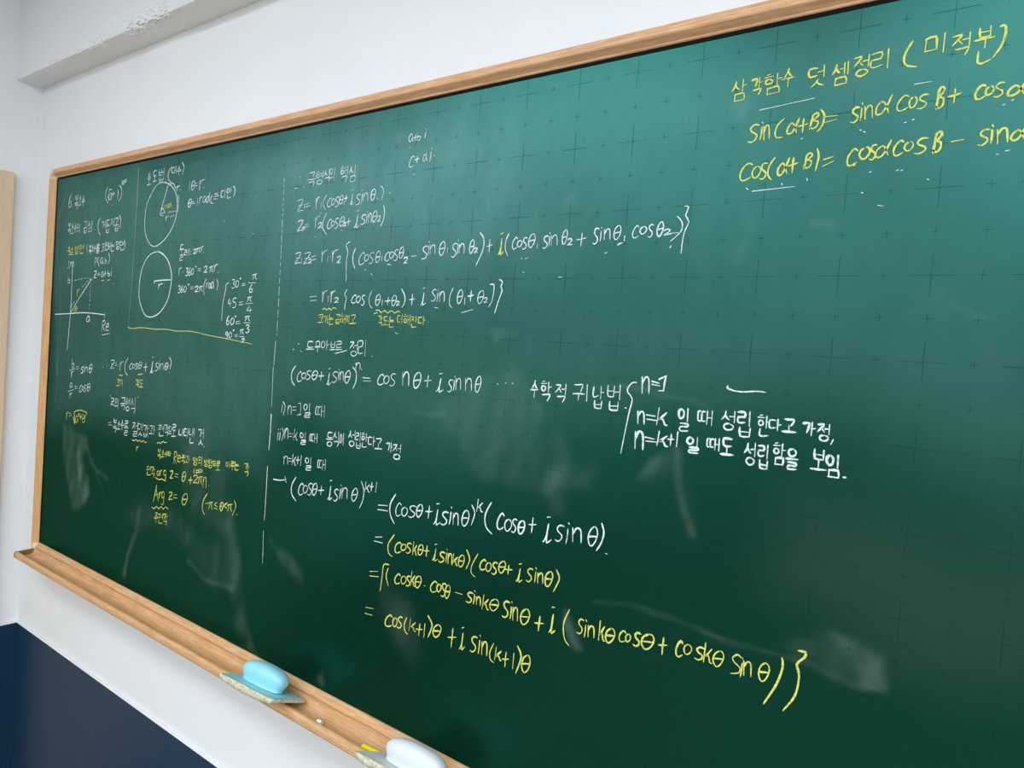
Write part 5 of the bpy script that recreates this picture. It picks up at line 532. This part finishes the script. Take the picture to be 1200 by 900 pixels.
# chalk strokes: ribbons of chalk lying on the board
def ribbon(bm, pts, width, y, rng):
    P = [Vector(p) for p in pts]
    if len(P) > 2:
        closed = (P[0]-P[-1]).length < 1e-4
        Q = []
        for i in range(len(P)-1):
            p0 = P[i-1] if i > 0 else (P[-2] if closed else P[0])
            p1, p2 = P[i], P[i+1]
            p3 = P[i+2] if i+2 < len(P) else (P[1] if closed else P[-1])
            n = max(2, min(6, int((p2-p1).length/0.006)+1))
            for k in range(n):
                t = k/n
                Q.append(0.5*((2*p1) + (p2-p0)*t + (2*p0-5*p1+4*p2-p3)*t*t + (3*p1-p0-3*p2+p3)*t**3))
        Q.append(P[-1]); P = Q
    if (P[-1]-P[0]).length < width and len(P) == 2:
        d = (P[1]-P[0]); d = d.normalized() if d.length > 1e-6 else Vector((1, 0))
        c = (P[0]+P[1])/2; P = [c-d*width*0.35, c+d*width*0.35]
    L = []; R = []; press = rng.uniform(0.62, 0.98)
    for i, p in enumerate(P):
        d = P[min(i+1, len(P)-1)] - P[max(i-1, 0)]
        if d.length < 1e-7: d = Vector((1, 0))
        d.normalize(); nrm = Vector((-d.y, d.x))
        h = width*0.5*press*(1.08-0.34*i/max(1, len(P)-1))*rng.uniform(0.8, 1.15)
        if i in (0, len(P)-1): h *= 0.6
        L.append(bm.verts.new((p.x+nrm.x*h, y, p.y+nrm.y*h))); R.append(bm.verts.new((p.x-nrm.x*h, y, p.y-nrm.y*h)))
    for i in range(len(P)-1):
        bm.faces.new((L[i], R[i], R[i+1], L[i+1]))
    for i, s in ((0, -1), (len(P)-1, 1)):     # rounded tips
        j = i + (1 if s < 0 else -1)
        d = (P[i]-P[j]); d = d.normalized() if d.length > 1e-7 else Vector((1, 0))
        tip = P[i] + d*width*0.4
        v = bm.verts.new((tip.x, y, tip.y)); bm.faces.new((L[i], R[i], v) if s > 0 else (R[i], L[i], v))
def write_all():
    rng = random.Random(5)
    for name, label, colour, width, data in WRITING:
        bm = bmesh.new()
        for si, st in enumerate(data.split('|')):
            x = z = 0.0; pts = []
            for tok in st.split():
                a, b = tok.split(','); x += int(a)*1e-4; z += int(b)*1e-4
                pts.append((x, DZ+z))
            ribbon(bm, pts, width*1e-3, -0.0006 - (si % 7)*0.00003, rng)
        me = bpy.data.meshes.new(name)
        bm.to_mesh(me); bm.free()
        o = kid(link(name, me, CHALK_W if colour == 'w' else CHALK_Y))
        o['label'] = label
write_all()

# frame: (outward offset, distance in front of the board) in metres
PROF = [(0.0045, 0.0), (0.0045, 0.003), (0.006, 0.0045), (0.0075, 0.005), (0.0145, 0.0150), (0.0165, 0.016), (0.0255, 0.016), (0.0285, 0.0145), (0.0295, 0.012), (0.0295, -0.0249), (0.0045, -0.0249)]
GAP_SHADE = [(-0.0005, -0.002), (-0.0005, 0.0012), (0.0050, 0.0012), (0.0050, -0.002)]
def rail(name, mat, side, a, b, prof=PROF):
    bm = bmesh.new(); rings = []
    for s in (a, b):
        r = []
        for o, d in prof:
            if side == 'top': r.append(Vector((s, -d, BZ1+o)))
            if side == 'left': r.append(Vector((BX0-o, -d, s)))
            if side == 'right': r.append(Vector((BX1+o, -d, s)))
        rings.append(r)
    extrude_profile(bm, rings)
    return kid(from_bm(name, bm, mat))
rail('top_rail', OAK_X, 'top', BX0, BX1)
rail('side_rail', OAK_Z, 'left', BZ0, BZ1)
rail('side_rail', OAK_Z, 'right', BZ0, BZ1)
BLACK = plastic('black_gap_shade', (0.004, 0.007, 0.005), 0.8, 0.1)
bm = bmesh.new()
for side, a, b in (('top', BX0, BX1), ('left', BZ0, BZ1), ('right', BZ0, BZ1)):
    rings = []
    for s in (a, b):
        rings.append([{'top': Vector((s, -d, BZ1+o)), 'left': Vector((BX0-o, -d, s)), 'right': Vector((BX1+o, -d, s))}[side] for o, d in GAP_SHADE])
    extrude_profile(bm, rings)
kid(from_bm('edge_gap_shade', bm, BLACK))  # black strip painted where the gap inside the rails is shaded
def corner(cx, cz, a0):
    bm = bmesh.new(); rings = []
    for k in range(13):
        a = a0 + math.radians(90)*k/12
        rings.append([Vector((cx+math.cos(a)*(o+0.0004*(o > 0.006)), -d-0.0005*(d > 0), cz+math.sin(a)*(o+0.0004*(o > 0.006)))) for o, d in PROF])
    extrude_profile(bm, rings)
    o = kid(from_bm('frame_corner', bm, CREAM)); o['label'] = 'rounded cream plastic corner piece'
for cx, cz, a0 in ((BX0, BZ1, 90), (BX1, BZ1, 0), (BX0, BZ0, 180), (BX1, BZ0, 270)):
    corner(cx, cz, math.radians(a0))

# chalk tray with its own rail, trough and rounded lip (y, z in decimetres on the board's datum)
TRAY = [(0.0,-8.297),(-.03,-8.297),(-.05,-8.315),(-.115,-8.405),(-.122,-8.425),(-.105,-8.455),(-.100,-8.475),(-.115,-8.482),(-.135,-8.474),(-.15,-8.485),(-.165,-8.53),(-.20,-8.585),(-.25,-8.615),(-.32,-8.63),(-.45,-8.63),(-.53,-8.605),(-.570,-8.565),(-.580,-8.52),(-.60,-8.497),(-.635,-8.490),(-.670,-8.502),(-.695,-8.535),(-.703,-8.58),(-.700,-8.645),(-.680,-8.685),(-.635,-8.705),(-.25,-8.715),(-.05,-8.66),(.245,-8.66),(.245,-8.297)]
def tray():
    bm = bmesh.new()
    rings = [[Vector((x, y*0.1, DZ+z*0.1)) for y, z in TRAY] for x in (BX0, BX1)]
    extrude_profile(bm, rings)
    kid(from_bm('chalk_tray', bm, OAK_TRAY))
    cap = [(-.10,-8.46)] + [(-.60,-8.492)] + TRAY[19:28] + [(-.05,-8.60)]
    for x0, x1 in ((BX0-0.007, BX0-0.0002), (BX1+0.0002, BX1+0.007)):
        bm = bmesh.new()
        extrude_profile(bm, [[Vector((x, y*0.1, DZ+z*0.1)) for y, z in cap] for x in (x0, x1)])
        o = kid(from_bm('tray_end_cap', bm, OCHRE)); o['label'] = 'dark olive end cap of the chalk tray'
tray()

# ---------------------------------------------------------------- erasers
def eraser(label, loc, rz, tilt, body_c, group, L2=0.0825, shift=0.0):
    W2 = 0.0445
    root = empty('chalkboard_eraser', loc)
    root.rotation_euler = (tilt, 0, rz)
    tag(root, label, 'eraser', group)
    body = plastic('eraser_plastic_' + ('blue' if body_c[0] < 0.5 else 'white'), body_c, 0.42, 0.4)
    k = N('felt_' + ('blue' if body_c[0] < 0.5 else 'white')); v = k.coords()
    fc = k.ramp(k.noise(v, 130, 6, 0.75), [(0.30, (0.30, 0.27, 0.13)), (0.48, (0.62, 0.56, 0.36)), (0.68, (0.80, 0.77, 0.66))])
    k.bump(k.noise(v, 700, 3), 0.9, 0.002); felt = k.set(fc, 0.95, 0.1)
    def outline(l, wdt, r, n=6):
        pts = []
        for sx, sy, a0 in ((1,-1,-90),(1,1,0),(-1,1,90),(-1,-1,180)):
            for i in range(n+1):
                a = math.radians(a0 + 90*i/n)
                pts.append((sx*(l-r)+r*math.cos(a), sy*(wdt-r)+r*math.sin(a)))
        return pts
    # felt pad: fuzzy slab, a little proud of the plate, sagging over the lip at the front, thinner at its ends
    bm = bmesh.new(); rings = []
    for zz, grow in ((0.0, -0.004), (0.002, -0.001), (0.0055, 0.0014), (0.0085, 0.0016), (0.0112, 0.0016), (0.0120, 0.0006), (0.0100, -0.0004)):
        ring = []
        for x, y in outline(L2, W2, 0.005, 6):
            k_ = max(0.0, 1-zz/0.0098)
            sag = 0.0035*min(1.0, max(0.0, (-y-0.020)/0.016))
            z = zz + k_*(0.0045*(abs(x)/L2)**2.2 - sag)
            if zz > 0.0098: z += 0.002*max(0.0, abs(x)/L2-0.9)*10*max(0.0, abs(y)/W2-0.85)*6
            ring.append(Vector((x*(1+grow/L2), y*(1+grow/W2), z)))
        rings.append(ring)
    # extra stations along the long sides so that the pad can curve
    cnt = [max(1, int((c-a).length/0.006)) for a, c in zip(rings[3], rings[3][1:]+rings[3][:1])]
    def fill(r):
        return [a.lerp(c, q/n) for (a, c), n in zip(zip(r, r[1:]+r[:1]), cnt) for q in range(n)]
    rings = [fill(r) for r in rings]
    for r, (zz) in zip(rings, (0.0, 0.002, 0.0055, 0.0085, 0.0112, 0.0120, 0.0100)):
        k_ = max(0.0, 1-zz/0.0098)
        for p in r:
            p.z = p.z if k_ == 0 else zz + k_*(0.0045*min(1, abs(p.x)/L2)**2.2 - 0.0035*min(1.0, max(0.0, (-p.y-0.020)/0.016)))
    extrude_profile(bm, rings)
    rng = random.Random(2)
    for vv in bm.verts:
        vv.co += Vector((rng.uniform(-1,1), rng.uniform(-1,1), rng.uniform(-.6,.6)))*0.0007
    from_bm('felt_pad', bm, felt, root, True)
    # backing plate
    bm = bmesh.new(); rings = []
    for zz, g in ((0.0099, 0), (0.0122, 0), (0.0128, -0.0008)):
        rings.append([Vector((x+math.copysign(g, x), y+math.copysign(g, y), zz)) for x, y in outline(L2-0.0012, W2-0.0012, 0.004)])
    extrude_profile(bm, rings)
    from_bm('backing_plate', bm, body, root)
    # loaf-shaped grip with a pinched neck
    levels = [(0.0125, 0.0590, 0.0225), (0.0150, 0.0560, 0.0185), (0.0200, 0.0560, 0.0180), (0.0260, 0.0590, 0.0205), (0.0330, 0.0620, 0.0232), (0.0410, 0.0630, 0.0240), (0.0480, 0.0600, 0.0218), (0.0530, 0.0530, 0.0172), (0.0560, 0.0410, 0.0105), (0.0568, 0.0270, 0.0045)]
    bm = bmesh.new(); rings = []
    for zz, a, b in levels:
        r = []
        for i in range(40):
            t = 2*math.pi*i/40
            c, s = math.cos(t), math.sin(t)
            e = 2/2.7
            x = a*math.copysign(abs(c)**e, c); y = b*math.copysign(abs(s)**e, s)
            r.append(Vector((x + shift, y, zz - 0.007*(x/0.062)**2*(zz-0.0125)/0.044)))
        rings.append(r)
    extrude_profile(bm, rings)
    g = from_bm('grip', bm, body, root, True)
    md = g.modifiers.new('sub', 'SUBSURF'); md.levels = 1; md.render_levels = 2
    return root
def eraser_at(x, y, z): return (x*0.1, y*0.1, DZ + z*0.1)
eraser('pale blue chalkboard eraser with dusty cream felt tilted on the tray lip', eraser_at(-9.147, -0.731, -8.452), 0.045, -0.361, (0.29, 0.65, 0.73), 'erasers on the chalk tray', 0.0825, -0.002)
eraser('white chalkboard eraser with dusty felt covering part of the yellow chalk', eraser_at(-4.782, -0.822, -8.408), 0.032, -0.406, (0.68, 0.70, 0.70), 'erasers on the chalk tray', 0.093, -0.002)

# ---------------------------------------------------------------- chalk sticks
def stick(label, p0, p1, r, mat, seed):
    rng = random.Random(seed)
    p0, p1 = Vector(p0), Vector(p1); ax = (p1-p0).normalized(); L = (p1-p0).length
    up = Vector((0, 0, 1)); s = ax.cross(up).normalized(); u = s.cross(ax)
    bm = bmesh.new(); rings = []
    for t, k in ((0, .72), (0.0010, .92), (0.0022, 1), (L*.35, 1.0), (L*.7, .99), (L-0.002, .97), (L-0.0008, .9), (L, .70)):
        rings.append([ax*(t + (0.0008*math.sin(i*1.7+seed) if k < .8 else 0)) + (s*math.cos(i*math.pi/10) + u*math.sin(i*math.pi/10))*r*k*rng.uniform(.985, 1.0) for i in range(20)])
    extrude_profile(bm, rings)
    o = from_bm('chalk_stick', bm, mat, None, False); o.location = p0
    return tag(o, label, 'chalk')
STW = N('white_stick'); STW = STW.set(STW.ramp(STW.noise(STW.coords(), 300, 3), [(0.3, (0.80, 0.79, 0.76)), (0.7, (0.88, 0.87, 0.85))]), 0.9, 0.1)
STY = N('yellow_stick'); STY = STY.set(STY.ramp(STY.noise(STY.coords(), 300, 3), [(0.3, (0.80, 0.66, 0.01)), (0.7, (0.88, 0.76, 0.02))]), 0.8, 0.15)
stick('short white chalk stub lying on the tray between the two erasers', eraser_at(-7.60, -0.505, -8.560), eraser_at(-7.49, -0.500, -8.560), 0.0050, STW, 1)
stick('yellow chalk stick on the tray, partly behind the white eraser', eraser_at(-6.34, -0.47, -8.577), eraser_at(-5.60, -0.40, -8.577), 0.0050, STY, 2)
